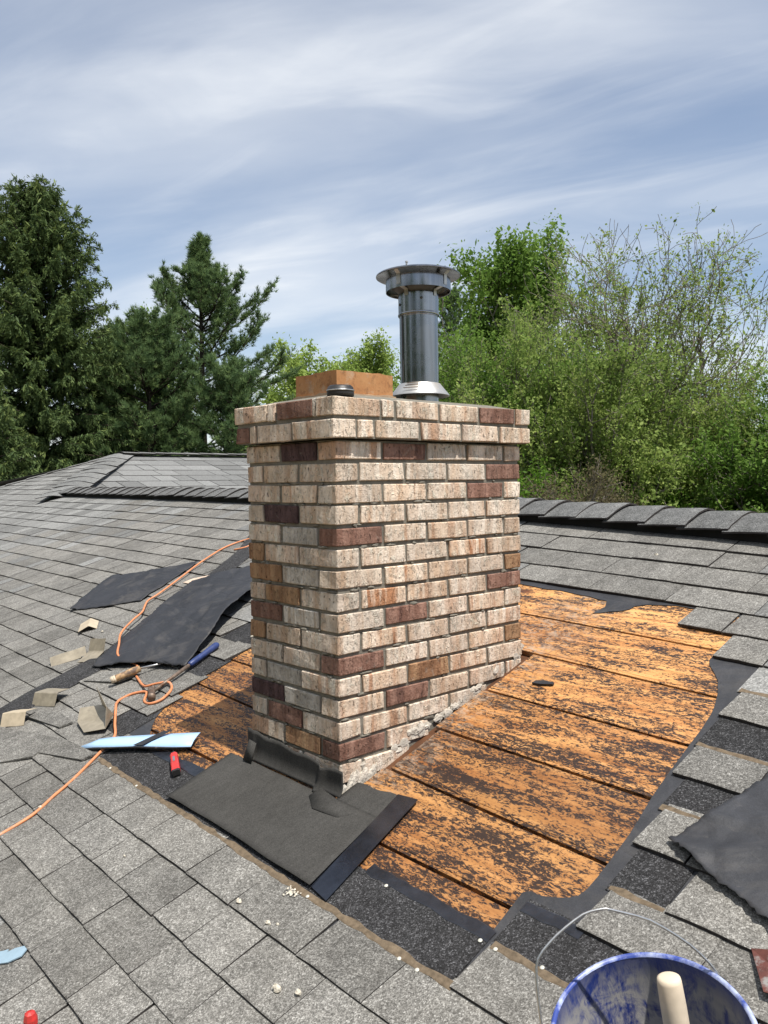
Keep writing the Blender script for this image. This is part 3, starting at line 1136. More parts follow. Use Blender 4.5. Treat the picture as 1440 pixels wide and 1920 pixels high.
def cap_run(p0, p1, step, lift, up0, mes, par, seed, name):
    d = (p1 - p0)
    n = int(d.length / step)
    dn = d.normalized()
    side_ = Vector((0, 0, 1)).cross(dn).normalized()
    upv = dn.cross(side_)
    mat = Matrix((dn, side_, upv)).transposed().to_4x4()
    for i in range(n + 1):
        o = bpy.data.objects.new(name, mes[i % len(mes)])
        COL.objects.link(o)
        o.parent = par
        o.matrix_local = Matrix.Translation(p0 + dn * step * i + upv * lift) @ mat
        rr = random.Random(seed + i)
        o.rotation_euler.rotate_axis('X', rr.uniform(-0.03, 0.03))


cap_run(Vector((-9.22, 2.47, -0.155)), Vector((XA, YA, ZA + 0.02)), 0.36, 0.004, 0, hip_me, side, 50, 'hip_cap')
rf_me = [cap_mesh('hip_cap', 0.40, 0.17, 0.20, 61 + q, MAT['shingle_far']) for q in range(2)]
cap_run(Vector((XA, YA + 0.2, ZA + 0.01)), Vector((XA, YE, ZA + 0.01)), 0.30, 0.03, 0, rf_me, side, 80, 'ridge_cap')
cap_run(Vector(W(-16.0, -1.6)), Vector((XA - 0.1, YA, ZA)), 0.36, 0.02, 0, rf_me, front, 95, 'hip_cap')
# hidden back faces
hpart('rear_slope', [(XA, YA, ZA - 0.03), (XA, YE, ZA - 0.03), (-17, YE + 5, ZA - 1.6), (-17, -1.5, ZA - 1.6)], [(0, 1, 2, 3)], MAT['shingle_far'])
hpart('rear_slope', [(XA, YE, ZA - 0.03), (-5.6, YE + 6.4, bz(-5.6) - 0.03), (-17, YE + 5, ZA - 1.6)], [(0, 1, 2)], MAT['shingle_far'])

# ------------------------------------------------------------------ the chimney
PSI = 0.01415
chim = empty('chimney', (0, 0, Z0))
chim.rotation_euler = (0, 0, PSI)
tag(chim, 'square brick chimney of cream and dark maroon bricks with a corbelled cap', 'chimney')
CH = 0.0677          # course height
BR = 0.2032          # brick module
JT = 0.0118
CWX = 2.5 * BR - JT
CWY = 4.5 * BR - JT


def brick_mesh(lx, ly, lz, mat, seed):
    """slightly ragged brick, chamfered, centred on the origin"""
    r = random.Random(seed)
    c = 0.0019
    v, f = [], []
    hx, hy, hz = lx / 2, ly / 2, lz / 2
    idx = {}
    for sx in (-1, 1):
        for sy in (-1, 1):
            for sz in (-1, 1):
                j = [r.uniform(-0.0022, 0.0022) for _ in range(3)]
                for ax in range(3):
                    p = [sx * hx, sy * hy, sz * hz]
                    for b in range(3):
                        if b != ax:
                            p[b] -= (sx, sy, sz)[b] * (c + r.uniform(-0.0006, 0.0016))
                    idx[(sx, sy, sz, ax)] = len(v)
                    v.append((p[0] + j[0], p[1] + j[1], p[2] + j[2]))
    for ax in range(3):
        o1, o2 = [(1, 2), (2, 0), (0, 1)][ax]
        for sg in (-1, 1):
            loop = []
            for a, b in ((-1, -1), (1, -1), (1, 1), (-1, 1)):
                s = [0, 0, 0]
                s[ax], s[o1], s[o2] = sg, a, b
                loop.append(idx[(*s, ax)])
            f.append(tuple(loop if sg > 0 else reversed(loop)))
    for sx in (-1, 1):
        for sy in (-1, 1):
            for sz in (-1, 1):
                f.append((idx[(sx, sy, sz, 0)], idx[(sx, sy, sz, 1)], idx[(sx, sy, sz, 2)]))
    for ax in range(3):      # edge chamfers
        o1, o2 = [(1, 2), (2, 0), (0, 1)][ax]
        for a in (-1, 1):
            for b in (-1, 1):
                s0, s1 = [0] * 3, [0] * 3
                s0[ax], s0[o1], s0[o2] = -1, a, b
                s1[ax], s1[o1], s1[o2] = 1, a, b
                f.append((idx[(*s0, o1)], idx[(*s1, o1)], idx[(*s1, o2)], idx[(*s0, o2)]))
    me = bpy.data.meshes.new('brick')
    me.from_pydata(v, [], f)
    import bmesh
    bm = bmesh.new()
    bm.from_mesh(me)
    bmesh.ops.recalc_face_normals(bm, faces=bm.faces)
    bm.to_mesh(me)
    bm.free()
    me.materials.append(mat)
    return me


brick_cache = {}


def brick(cx, cy, zc, lx, ly, kind, seed):
    key = (round(lx, 3), round(ly, 3), kind, seed % 3)
    if key not in brick_cache:
        brick_cache[key] = brick_mesh(lx, ly, CH - JT, MAT[kind], sum(ord(c_) * (n_ + 3) for n_, c_ in enumerate(repr(key))) & 0xfff)
    o = bpy.data.objects.new('brick', brick_cache[key])
    COL.objects.link(o)
    o.parent = chim
    r = random.Random(seed * 13 + 5)
    o.location = (cx + r.uniform(-0.0012, 0.0012), cy + r.uniform(-0.0012, 0.0012), zc - Z0 + r.uniform(-0.0008, 0.0008))
    o.rotation_euler = (r.uniform(-0.004, 0.004), r.uniform(-0.004, 0.004), r.uniform(-0.004, 0.004))
    return o


BL_ = BR - JT            # brick length
BW = BR / 2 - JT         # brick width (half module)
# right face (towards +x), bricks from the near corner; odd rows begin with the end of a brick of the left face
RF = ['CDCCC', 'CCCCD', 'COCDC', 'OCCCC', 'DCOCO', 'CCCOO', 'OOOCT', 'COOCD', 'CDCOC', 'OOCCC', 'DCCOT', 'TOTOC', 'ODOCC', 'COCCC', 'DCCTC', 'CCCCC', 'CCTCC', 'CCCCC']
LF = ['CKC', 'COC', 'COC', 'CKC', 'CGD', 'TCG', 'TGT', 'CTC', 'DGC', 'TOC', 'CCT', 'CGG', 'KGC', 'CDG', 'OTT', 'CCC', 'CGC', 'CCC']
sd = 0
for i in range(18):
    zc = CH - i * CH - CH / 2 - JT / 2 + JT / 2
    zc = CH / 2 - i * CH
    rf, lf = RF[i], LF[i]
    sd += 17
    if i % 2 == 0:
        # right face F F F F + end of a far-face brick ; left face F F + end of the corner brick
        for j in range(4):
            if zc < Z0 + 0.30 * (j * BR + BL_) - 0.04:
                continue
            brick(-BW / 2, j * BR + BL_ / 2, zc, BW, BL_, rf[j], sd + j)
        brick(-BL_ / 2, CWY - BW / 2, zc, BL_, BW, rf[4], sd + 5)
        for j in range(2):
            brick(-CWX + j * BR + BL_ / 2, BW / 2, zc, BL_, BW, lf[j], sd + 7 + j)
        # hidden west and north faces
        for j in range(4):
            brick(-CWX + BW / 2, BR / 2 + j * BR + BL_ / 2, zc, BW, BL_, 'COCD'[(i + j) % 4], sd + 9 + j)
        brick(-CWX + BL_ / 2 + BR / 2, CWY - BW / 2, zc, BL_, BW, 'C', sd + 14)
    else:
        for j in range(4):
            y = BR / 2 + j * BR + BL_ / 2
            if zc < Z0 + 0.30 * (y + 0.1) - 0.04:
                continue
            brick(-BW / 2, y, zc, BW, BL_, rf[j + 1], sd + j)
        brick(-CWX + BW / 2, BL_ / 2, zc, BW, BL_, lf[0], sd + 4)
        brick(-CWX + BR / 2 + BL_ / 2, BW / 2, zc, BL_, BW, lf[1], sd + 5)
        brick(-BL_ / 2, BW / 2, zc, BL_, BW, lf[2] if lf[2] != 'G' else 'C', sd + 6)
        for j in range(1, 4):
            brick(-CWX + BW / 2, j * BR + BL_ / 2, zc, BW, BL_, 'CODC'[(i + j) % 4], sd + 8 + j)
        for j in range(2):
            brick(-CWX + j * BR + BL_ / 2, CWY - BW / 2, zc, BL_, BW, 'C', sd + 13 + j)
# corbelled cap: two courses standing out
OV = 0.028
ct = 0.0677


def lay(axis, fixed, start, widths, zc, kinds, depth, seed):
    p = start
    for q, (w, kd) in enumerate(zip(widths, kinds)):
        c = p + w / 2
        if axis == 'y':
            brick(fixed, c, zc, depth, w, kd, seed + q)
        else:
            brick(c, fixed, zc, w, depth, kd, seed + q)
        p += w + JT


LY = CWY + 2 * OV
LX = CWX + 2 * OV
for row, zc in ((0, ct + CH * 1.5 + 0.0), (1, ct + CH * 0.5)):
    if row == 0:
        # y-run brick at the near corner
        wy = [BL_, 0.052, BL_, BL_, BL_]
        wy.append(LY - sum(wy) - 5 * JT)
        lay('y', OV - BW / 2, -OV, wy, zc, 'OCCODC', BW, 301)
        wx = [BL_, 0.040, BL_]
        wx.append(LX - BW - sum(wx) - 4 * JT)
        lay('x', -OV + BW / 2, -CWX - OV, wx, zc, 'CCDG', BW, 321)
    else:
        wx = [BW - 0.012, 0.036, BL_]
        wx.append(LX - sum(wx) - 3 * JT)
        lay('x', -OV + BW / 2, -CWX - OV, wx, zc, 'DCCC', BW, 341)
        wy = [0.062, BL_, BL_, BL_]
        wy.append(LY - BW - sum(wy) - 5 * JT)
        lay('y', OV - BW / 2, -OV + BW + JT, wy, zc, 'CCCCO', BW, 361)
    lay('y', -CWX - OV + BW / 2, -OV + BW + JT, [BL_] * 4, zc, 'CCOC', BW, 381)
    lay('x', CWY + OV - BW / 2, -CWX - OV + BW + JT, [BL_, BL_], zc, 'CC', BW, 391)


def cpart(name, v, f, mat, smooth=False, parent=None):
    o = mk(name, [(x, y, z - Z0) for x, y, z in v] if parent is None else v, f, mat, parent or chim, smooth)
    return o


# mortar core: recessed joints
rc = 0.0066


def mortar_block(x0, x1, y0, y1, z0, z1):
    r = random.Random(3)
    nx, nz = 24, 40
    return box_vf(x0, x1, y0, y1, z0, z1)


m1 = mortar_block(-CWX + rc, -rc, rc, CWY - rc, Z0 - 0.28, ct - 0.001)
m2 = mortar_block(-CWX - OV + rc, OV - rc, -OV + rc, CWY + OV - rc, ct + 0.0035, ct + 2 * CH - 0.0075)
cpart('mortar', *join(m1, m2), MAT['mortar'])
# mortar crown sloping up to the flue tile
cz = ct + 2 * CH - 0.006
cpart('crown', *join(([(-CWX - OV + .02, -OV + .02, cz), (OV - .02, -OV + .02, cz), (OV - .02, CWY + OV - .02, cz), (-CWX - OV + .02, CWY + OV - .02, cz),
                       (-CWX + .06, .08, cz + .022), (-.08, .08, cz + .022), (-.08, CWY - .08, cz + .022), (-CWX + .06, CWY - .08, cz + .022)],
                      [(0, 1, 5, 4), (1, 2, 6, 5), (2, 3, 7, 6), (3, 0, 4, 7), (4, 5, 6, 7)])), MAT['mortar'])
# clay flue tile (hollow)
fl = empty('unused')
bpy.data.objects.remove(fl)


def hollow(x0, x1, y0, y1, z0, z1, t, seed=0, jz=0.0, rot=0.0):
    r = random.Random(seed)
    cx, cy = (x0 + x1) / 2, (y0 + y1) / 2
    ring = []
    n = 8
    per = []
    for (ax, ay, bx, by) in ((x0, y0, x1, y0), (x1, y0, x1, y1), (x1, y1, x0, y1), (x0, y1, x0, y0)):
        for i in range(n):
            q = i / n
            per.append((ax + (bx - ax) * q, ay + (by - ay) * q))
    v, f = [], []
    N = len(per)
    for (sh, zz, jj) in ((1, z0, 0), (1, z1, jz), (1 - 2 * t / (x1 - x0), z1, jz), (1 - 2 * t / (x1 - x0), z0, 0)):
        for (x, y) in per:
            dx, dy = (x - cx) * sh, (y - cy) * sh
            v.append((cx + dx * math.cos(rot) - dy * math.sin(rot), cy + dx * math.sin(rot) + dy * math.cos(rot), zz + r.uniform(-jj, jj)))
    for k in range(3):
        for i in range(N):
            j = (i + 1) % N
            f.append((k * N + i, k * N + j, (k + 1) * N + j, (k + 1) * N + i))
    return v, f


tile = cpart('flue_tile', *hollow(-0.392, -0.150, 0.140, 0.385, 0.2, 0.308, 0.018, 4, 0.0028, -0.04), MAT['clay'])
tag(tile, 'rust orange clay flue tile standing on the chimney top')
cpart('mortar_bed', *hollow(-0.400, -0.142, 0.132, 0.393, 0.195, 0.235, 0.02, 5, 0.004, -0.04), MAT['clay_pale'])


# mortar rubble left along the foot of the right face
def lump(c, rx, ry, rz, seed, n1=7, n2=5):
    r = random.Random(seed)
    v, f = [], []
    for j in range(n2 + 1):
        ph = -math.pi / 2 + math.pi * j / n2
        for i in range(n1):
            a = 2 * math.pi * i / n1
            k = r.uniform(0.72, 1.22)
            v.append((c[0] + rx * k * math.cos(ph) * math.cos(a), c[1] + ry * k * math.cos(ph) * math.sin(a), c[2] + rz * k * math.sin(ph)))
    for j in range(n2):
        for i in range(n1):
            i2 = (i + 1) % n1
            f.append((j * n1 + i, j * n1 + i2, (j + 1) * n1 + i2, (j + 1) * n1 + i))
    return v, f


r = random.Random(12)
lumps = []
y = 0.012
while y < CWY:
    s_z = Z0 + TP * y
    if r.random() < 0.3:
        y += r.uniform(0.015, 0.04)
        continue
    for q in range(2):
        lumps.append(lump((-0.001 + r.uniform(-0.004, 0.003), y + r.uniform(-.01, .01), s_z + r.uniform(-0.005, 0.024 + 0.02 * math.sin(y * 9))),
                          r.uniform(0.002, 0.0045), r.uniform(0.010, 0.032), r.uniform(0.006, 0.022), r.random()))
    y += r.uniform(0.012, 0.026)
for q in range(9):
    lumps.append(lump((0.0015, 0.04 + q * 0.012, Z0 + 0.02 + 0.01 * (q % 3)), 0.006, 0.016, 0.028, 50 + q))
o = cpart('mortar_smear', *join(*lumps), MAT['mortar_pale'])
tag(o, 'crumbly pale mortar smeared along the foot of the brickwork')
o['kind'] = 'stuff'
# excess mortar squeezed over brick edges
lumps = []
for q in range(70):
    yy = r.uniform(0.02, CWY - 0.02)
    i = r.randint(1, 14)
    zc = -i * CH + CH
    if zc - CH < Z0 + TP * yy + 0.03:
        continue
    lumps.append(lump((-0.004, yy, zc - CH * 1.0 + r.uniform(-0.003, 0.003)), 0.0052, r.uniform(0.006, 0.03), r.uniform(0.003, 0.006), 200 + q, 6, 4))
for q in range(60):
    xx = -r.uniform(0.02, CWX - 0.02)
    i = r.randint(1, 14)
    lumps.append(lump((xx, 0.004, -i * CH + r.uniform(-0.003, 0.003)), r.uniform(0.006, 0.03), 0.0052, r.uniform(0.003, 0.006), 400 + q, 6, 4))
o = cpart('mortar_squeeze', *join(*lumps), MAT['mortar'])
o['kind'] = 'stuff'

# ------------------------------------------------------------------ metal flue pipe
PX, PY = -0.265, 0.62
pipe = empty('flue_pipe', (PX, PY, 0.19))
pipe.rotation_euler = (R(-0.6), R(-0.9), 0)
tag(pipe, 'galvanised steel flue pipe with a round rain cap rising from the chimney', 'flue pipe')


def ppart(name, prof, mat, seg=40, close=False, smooth=True, parent=None):
    v, f = lathe([(r_, z_ - 0.19) for r_, z_ in prof], seg, None, (0, 0, 0), close)
    o = mk(name, v, f, mat, parent or pipe, smooth)
    e = o.modifiers.new('edge', 'EDGE_SPLIT')
    e.split_angle = R(35)
    return o


pb = ppart('pipe', [(0.073, 0.19), (0.073, 0.555), (0.0745, 0.557), (0.0745, 0.565), (0.073, 0.567), (0.0765, 0.570), (0.0765, 0.640), (0.070, 0.642), (0.068, 0.60)], MAT['metal'])
ppart('joint_band', [(0.0772, 0.560), (0.0785, 0.562), (0.0785, 0.567), (0.0772, 0.569)], MAT['metal'], parent=pb)
seam_v, seam_f = box_vf(-0.004, 0.004, -0.0015, 0.0015, 0, 0.36)
sm = mk('seam', seam_v, seam_f, MAT['metal_dark'], pb)
sa = math.atan2(CAM.y - PY, CAM.x - PX) - 1.0
sm.location = (0.0735 * math.cos(sa), 0.0735 * math.sin(sa), 0.01)
sm.rotation_euler = (0, 0, sa + math.pi / 2)
for q, (da, zz_) in enumerate(((0.15, 0.615), (-1.15, 0.60))):
    a = math.atan2(CAM.y - PY, CAM.x - PX) + da
    v, f = lathe([(0.0052, 0), (0.0052, 0.003), (0.0015, 0.0048)], 8, (math.cos(a), math.sin(a), 0), (0.0762 * math.cos(a), 0.0762 * math.sin(a), zz_ - 0.19), True)
    mk('screw', v, f, MAT['metal_dark'], pb, False)
sc_ = ppart('storm_collar', [(0.0745, 0.303), (0.079, 0.303), (0.092, 0.286), (0.112, 0.262), (0.1135, 0.257), (0.111, 0.256), (0.090, 0.278), (0.0745, 0.292)], MAT['metal_dull'])
tag(sc_, 'dusty pale cone collar around the pipe foot')
ca = math.atan2(CAM.y - PY, CAM.x - PX) - 0.32
for dz in (0.0, -0.010, -0.02):
    a0 = ca
    pts = []
    for q in range(7):
        a = a0 + (q - 3) * 0.09
        rr = 0.086 + (-dz) * 1.1
        pts.append((rr * math.cos(a), rr * math.sin(a), 0.297 + dz - 0.19 + 0.003))
    mk('clamp_wire', *tube_vf(pts, 0.0016, 5), MAT['steel_rust'], sc_)
# cap: outer ring, inner cone, domed lid with rolled rim, brackets
cap = ppart('rain_cap', [(0.020, 0.728), (0.06, 0.7275), (0.10, 0.7255), (0.138, 0.721), (0.156, 0.716), (0.160, 0.7135), (0.1605, 0.710), (0.158, 0.7085),
                         (0.153, 0.710), (0.10, 0.718), (0.05, 0.721), (0.0, 0.722)], MAT['metal'], 56)
cp2 = ppart('cap_top', [(0.0, 0.7285), (0.0205, 0.728)], MAT['metal'], 24, parent=cap)
ppart('wind_band', [(0.1215, 0.652), (0.1235, 0.651), (0.1235, 0.690), (0.1225, 0.698), (0.1205, 0.698), (0.1205, 0.652)], MAT['metal'], 56)
ppart('cap_throat', [(0.070, 0.640), (0.074, 0.648), (0.088, 0.660), (0.104, 0.672), (0.104, 0.674), (0.085, 0.664), (0.068, 0.650)], MAT['metal_dark'], 40)
for q in range(4):
    a = math.atan2(CAM.y - PY, CAM.x - PX) - 0.62 + q * math.pi / 2
    v, f = [], []
    for (r0, z_) in ((0.078, 0.628), (0.079, 0.650), (0.1250, 0.662), (0.1255, 0.700), (0.140, 0.712), (0.150, 0.7115)):
        for w in (-0.009, 0.009):
            v.append((r0 * math.cos(a) - w * math.sin(a), r0 * math.sin(a) + w * math.cos(a), z_ - 0.19))
    for i in range(5):
        f.append((2 * i, 2 * i + 1, 2 * i + 3, 2 * i + 2))
    o = mk('bracket', v, f, MAT['metal_dull'], pipe)
    so = o.modifiers.new('t', 'SOLIDIFY')
    so.thickness = 0.0012
for q, a in enumerate((1.9, -0.3)):
    a += math.atan2(CAM.y - PY, CAM.x - PX)
    v, f = lathe([(0.0035, 0), (0.0035, 0.008), (0.0055, 0.010), (0.005, 0.014), (0.001, 0.015)], 8, (0, 0, 1), (0.138 * math.cos(a), 0.138 * math.sin(a), 0.721 - 0.19), True)
    mk('bolt', v, f, MAT['metal_dull'], cap)

# small black roll lying on the chimney top
roll = empty('tape_roll', (-0.048, 0.062, 0.2035))
tag(roll, 'small round black roll of tape lying on the chimney top', 'tape')
v, f = lathe([(0.020, 0.004), (0.034, 0.001), (0.042, 0.004), (0.044, 0.012), (0.0425, 0.018), (0.0445, 0.0195), (0.0445, 0.0225), (0.0425, 0.024),
              (0.040, 0.032), (0.034, 0.037), (0.022, 0.036), (0.020, 0.030), (0.020, 0.004)], 32)
o = mk('tape', v, f, MAT['black_rubber'], roll, True)
v, f = lathe([(0.0449, 0.0196), (0.0455, 0.0205), (0.0455, 0.0216), (0.0449, 0.0224)], 32)
mk('rim_stripe', v, f, MAT['steel'], roll, True)
mk('tape_end', *box_vf(-0.002, 0.014, 0.038, 0.0445, 0.004, 0.012), MAT['black_rubber'], roll)

# ------------------------------------------------------------------ loose sheets
def coons(bottom, left, top, right, nu, nv, hfun, seed=0, wr=0.002):
    """edges as lists of (x,s); bottom/top run left->right, left/right run bottom->top"""
    def ev(e, t):
        L = [0]
        for a, b in zip(e, e[1:]):
            L.append(L[-1] + math.hypot(b[0] - a[0], b[1] - a[1]))
        d = t * L[-1]
        for i in range(len(e) - 1):
            if d <= L[i + 1] + 1e-9:
                q = (d - L[i]) / max(1e-9, L[i + 1] - L[i])
                return (e[i][0] + (e[i + 1][0] - e[i][0]) * q, e[i][1] + (e[i + 1][1] - e[i][1]) * q)
        return e[-1]
    rr = random.Random(seed)
    ph = [rr.uniform(0, 6) for _ in range(6)]
    creases = [(rr.uniform(-1.6, 1.6), rr.uniform(-0.2, 1.0), rr.uniform(0.003, 0.009), rr.uniform(-0.2, 0.8), rr.uniform(0.2, 0.6)) for _ in range(9)]
    v, f = [], []
    c00, c10, c01, c11 = bottom[0], bottom[-1], top[0], top[-1]
    for j in range(nv + 1):
        t = j / nv
        l, r_ = ev(left, t), ev(right, t)
        for i in range(nu + 1):
            u = i / nu
            b, tp = ev(bottom, u), ev(top, u)
            x, s = [(1 - t) * b[q] + t * tp[q] + (1 - u) * l[q] + u * r_[q]
                    - ((1 - u) * (1 - t) * c00[q] + u * (1 - t) * c10[q] + (1 - u) * t * c01[q] + u * t * c11[q]) for q in (0, 1)]
            w = wr * (math.sin(9 * u + 4 * t + ph[0]) + 0.6 * math.sin(17 * t - 7 * u + ph[1]) + 0.4 * math.sin(31 * u + 13 * t + ph[2]))
            if i in (0, nu) or j in (0, nv):
                x += rr.uniform(-0.005, 0.005)
                s += rr.uniform(-0.005, 0.005)
            cr = 0.0
            for c_ in creases:
                dd = u * math.cos(c_[0]) + t * math.sin(c_[0]) - c_[1]
                cr += c_[2] * max(0.0, 1 - abs(dd) / 0.035) * max(0.0, 1 - abs(-u * math.sin(c_[0]) + t * math.cos(c_[0]) - c_[3]) / c_[4])
            v.append(W(x, s, hfun(u, t) + abs(w) + cr))
    for j in range(nv):
        for i in range(nu):
            a = j * (nu + 1) + i
            f.append((a, a + 1, a + nu + 2, a + nu + 1))
    return v, f


def sheet(name, vf, mat, th, label, cat, group=None, parent=None):
    base = Vector(vf[0][0])
    o = mk(name, [Vector(p) - base for p in vf[0]] if parent is None else vf[0], vf[1], mat, parent, True)
    if parent is None:
        o.location = base
    m_ = o.modifiers.new('thickness', 'SOLIDIFY')
    m_.thickness = th
    m_.offset = 1
    if label:
        tag(o, label, cat, group)
    return o


# grey felt apron with an upstand against the chimney
fv, ff = [], []


def add_grid(pts, nu, nv):
    n = len(fv)
    fv.extend(pts)
    for j in range(nv):
        for i in range(nu):
            a = n + j * (nu + 1) + i
            ff.append((a, a + 1, a + nu + 2, a + nu + 1))


rr = random.Random(5)
nu, nv = 36, 14
g = []
for j in range(nv + 1):
    t = j / nv
    for i in range(nu + 1):
        u = i / nu
        xl = -0.572 + (-0.608 + 0.572) * t
        xr_ = 0.258 + (0.205 - 0.258) * t
        x = xl + (xr_ - xl) * u
        s = -0.316 + (-0.03 + 0.316) * t + 0.006 * math.sin(u * 5) * (1 - t)
        h = 0.0165 - 0.010 * t + 0.0014 * math.sin(11 * u + 5 * t) + 0.0012 * math.sin(23 * u - 9 * t)
        if t < 0.25:
            h += 0.004 * (1 - t / 0.25) * (0.5 + 0.5 * math.sin(14 * u + 1))
        g.append(W(x, s, h))
add_grid(g, nu, nv)
# upstand on the left face (world coordinates, chimney turned by PSI)
g = []
NU, NV = 60, 9
for j in range(NV + 1):
    t = j / NV
    for i in range(NU + 1):
        u = i / NU
        x = -0.515 + 0.535 * u
        top = 0.100 - 0.030 * u + 0.004 * math.sin(u * 21)
        crease = math.exp(-((u - 0.79 - 0.03 * t) / 0.025) ** 2) * 0.020 + math.exp(-((u - 0.07) / 0.02) ** 2) * 0.008
        a = min(1.0, t * 1.9)
        y = -0.018 + 0.0145 * math.sin(a * math.pi / 2) - crease * (1 - 0.3 * t) * (1 - 0.1 * t)
        base = Z0 + TP * y + 0.007
        z = base + top * (t ** 1.35)
        g.append((x, y + PSI * x - 0.002, z))
add_grid(g, NU, NV)
# flap to the right of the corner
g = []
for j in range(9):
    t = j / 8
    for i in range(11):
        u = i / 10
        x = 0.012 + (0.205 + (0.192 - 0.205) * t - 0.012) * u
        s = -0.032 + (0.098 + 0.012 * u + 0.004 * math.sin(9 * u)) * t
        h = 0.0065 + 0.0012 * math.sin(7 * u + 3 * t) * t
        g.append(W(x, s, h))
add_grid(g, 10, 8)
felt = sheet('felt_sheet', (fv, ff), MAT['felt'], 0.0022, 'grey felt sheet lapped up against the foot of the chimney', 'felt sheet')
fb = Vector(felt.location)


def felt_bit(name, vf):
    o = mk(name, [Vector(p) - fb for p in vf[0]], vf[1], MAT['felt'], felt, True)
    m_ = o.modifiers.new('thickness', 'SOLIDIFY')
    m_.thickness = 0.002
    m_.offset = 1


# folded corner ear and the little tab on the left end of the upstand
felt_bit('corner_fold', ([W(-0.085, -0.060, 0.010), W(-0.02, -0.098, 0.0105), W(0.095, -0.088, 0.0105), W(0.118, -0.060, 0.0105), W(0.02, -0.030, 0.012), W(-0.065, -0.022, 0.020),
                          W(0.035, -0.065, 0.0125)],
                         [(0, 1, 6), (1, 2, 6), (2, 3, 6), (3, 4, 6), (4, 5, 6), (5, 0, 6)]))
lt = [(-0.492, -0.022, -0.975), (-0.445, -0.024, -0.978), (-0.448, -0.045, -1.046), (-0.498, -0.047, -1.044)]
felt_bit('end_tab', (lt, [(0, 3, 2, 1)]))

# glossy membrane strip at the felt's edge
v, f = prism([(0.188, 0.080), (0.266, 0.090), (0.302, -0.12), (0.340, -0.332), (0.258, -0.320), (0.226, -0.12)], 0.0118, 0.0132)
b0 = Vector(W(0.26, -0.1))
o = mk('membrane_strip', [Vector(p) - b0 for p in v], f, MAT['membrane'])
o.location = b0
tag(o, 'glossy black membrane strip along the edge of the grey felt', 'membrane strip')

sheet('tar_paper', coons([(-3.382, 0.449), (-3.10, 0.60), (-2.90, 0.735)], [(-3.382, 0.449), (-3.60, 0.68), (-3.782, 0.939)],
                         [(-3.782, 0.939), (-3.45, 1.13), (-3.16, 1.322)], [(-2.90, 0.735), (-2.97, 0.90), (-3.16, 1.322)], 40, 30,
                         lambda u, t: 0.016 + 0.014 * math.sin(u * 3.1) * math.sin(t * 3.1) + (0.012 if u < 0.1 else 0), 3, 0.004),
      MAT['paper'], 0.0025, 'smaller pointed sheet of black tar paper lying on the grey shingles', 'tar paper')
sheet('tar_paper', coons([(-2.139, 0.075), (-1.83, 0.205), (-1.527, 0.295)], [(-2.139, 0.075), (-2.42, 0.443), (-2.672, 0.861), (-2.78, 1.05)],
                         [(-2.78, 1.05), (-2.48, 1.29), (-2.18, 1.46)], [(-1.527, 0.295), (-1.654, 0.539), (-1.91, 0.927), (-2.18, 1.46)], 56, 60,
                         lambda u, t: 0.02 + 0.034 * math.sin(u * 3.14) * (0.5 + 0.5 * math.sin(t * 3)) + 0.075 * max(0, u - 0.6) / 0.4 * max(0, math.sin(min(1, t * 1.25) * 3.14)),
                         8, 0.006),
      MAT['paper'], 0.003, 'large curling sheet of black tar paper beside the chimney under the orange cord', 'tar paper')
sheet('black_sheet', coons([(0.984, 0.253), (1.27, 0.127), (1.62, -0.025)], [(0.984, 0.253), (1.077, 0.592), (1.15, 0.88)],
                           [(1.15, 0.88), (1.5, 0.82), (1.9, 0.72)], [(1.62, -0.025), (1.75, 0.35), (1.9, 0.72)], 54, 54,
                           lambda u, t: 0.018 + 0.012 * math.exp(-((u - t * 0.9 - 0.08) / 0.05) ** 2) + 0.012 * math.sin(u * 6) ** 2 * t + 0.01 * max(0, 0.15 - t) / 0.15, 21, 0.005),
      MAT['underlay'], 0.002, 'creased black sheet lying over shingles at the edge of the stripped deck', 'black sheet')

# dark strip of torn shingle running up the slope on the left
r = random.Random(4)
pts = [(-2.16, -0.60), (-2.13, -0.42), (-2.16, -0.22), (-2.165, -0.08), (-2.19, 0.08), (-2.22, 0.25), (-2.33, 0.45), (-2.45, 0.70), (-2.56, 0.95), (-2.72, 1.25), (-2.9, 1.55), (-3.12, 1.80)]
v, f = [], []
for i, (x, s) in enumerate(pts):
    w = 0.115 + r.uniform(-0.012, 0.012)
    for t, h in ((-1, 0.013), (-0.93, 0.0165), (-0.1, 0.020), (0.1, 0.022), (0.93, 0.0185), (1, 0.013)):
        v.append(Vector(W(x + w * t + r.uniform(-0.004, 0.004), s + r.uniform(-0.004, 0.004), h)))
n = 6
for i in range(len(pts) - 1):
    for j in range(n - 1):
        a = i * n + j
        f.append((a, a + 1, a + n + 1, a + n))
b0 = Vector(v[0])
o = mk('torn_shingle', [p - b0 for p in v], f, MAT['shingle_dark'])
o.location = b0
tag(o, 'long dark strip of torn shingle running up the slope under the tar paper', 'shingle strip')


def scrap(name, poly, h0, h1, mat, label, cat, group=None, bend=0.0):
    v, f = prism(poly, h0, h1)
    c = Vector(v[0])
    v = [Vector(p) - c for p in v]
    o = mk(name, v, f, mat)
    o.location = c
    return tag(o, label, cat, group)


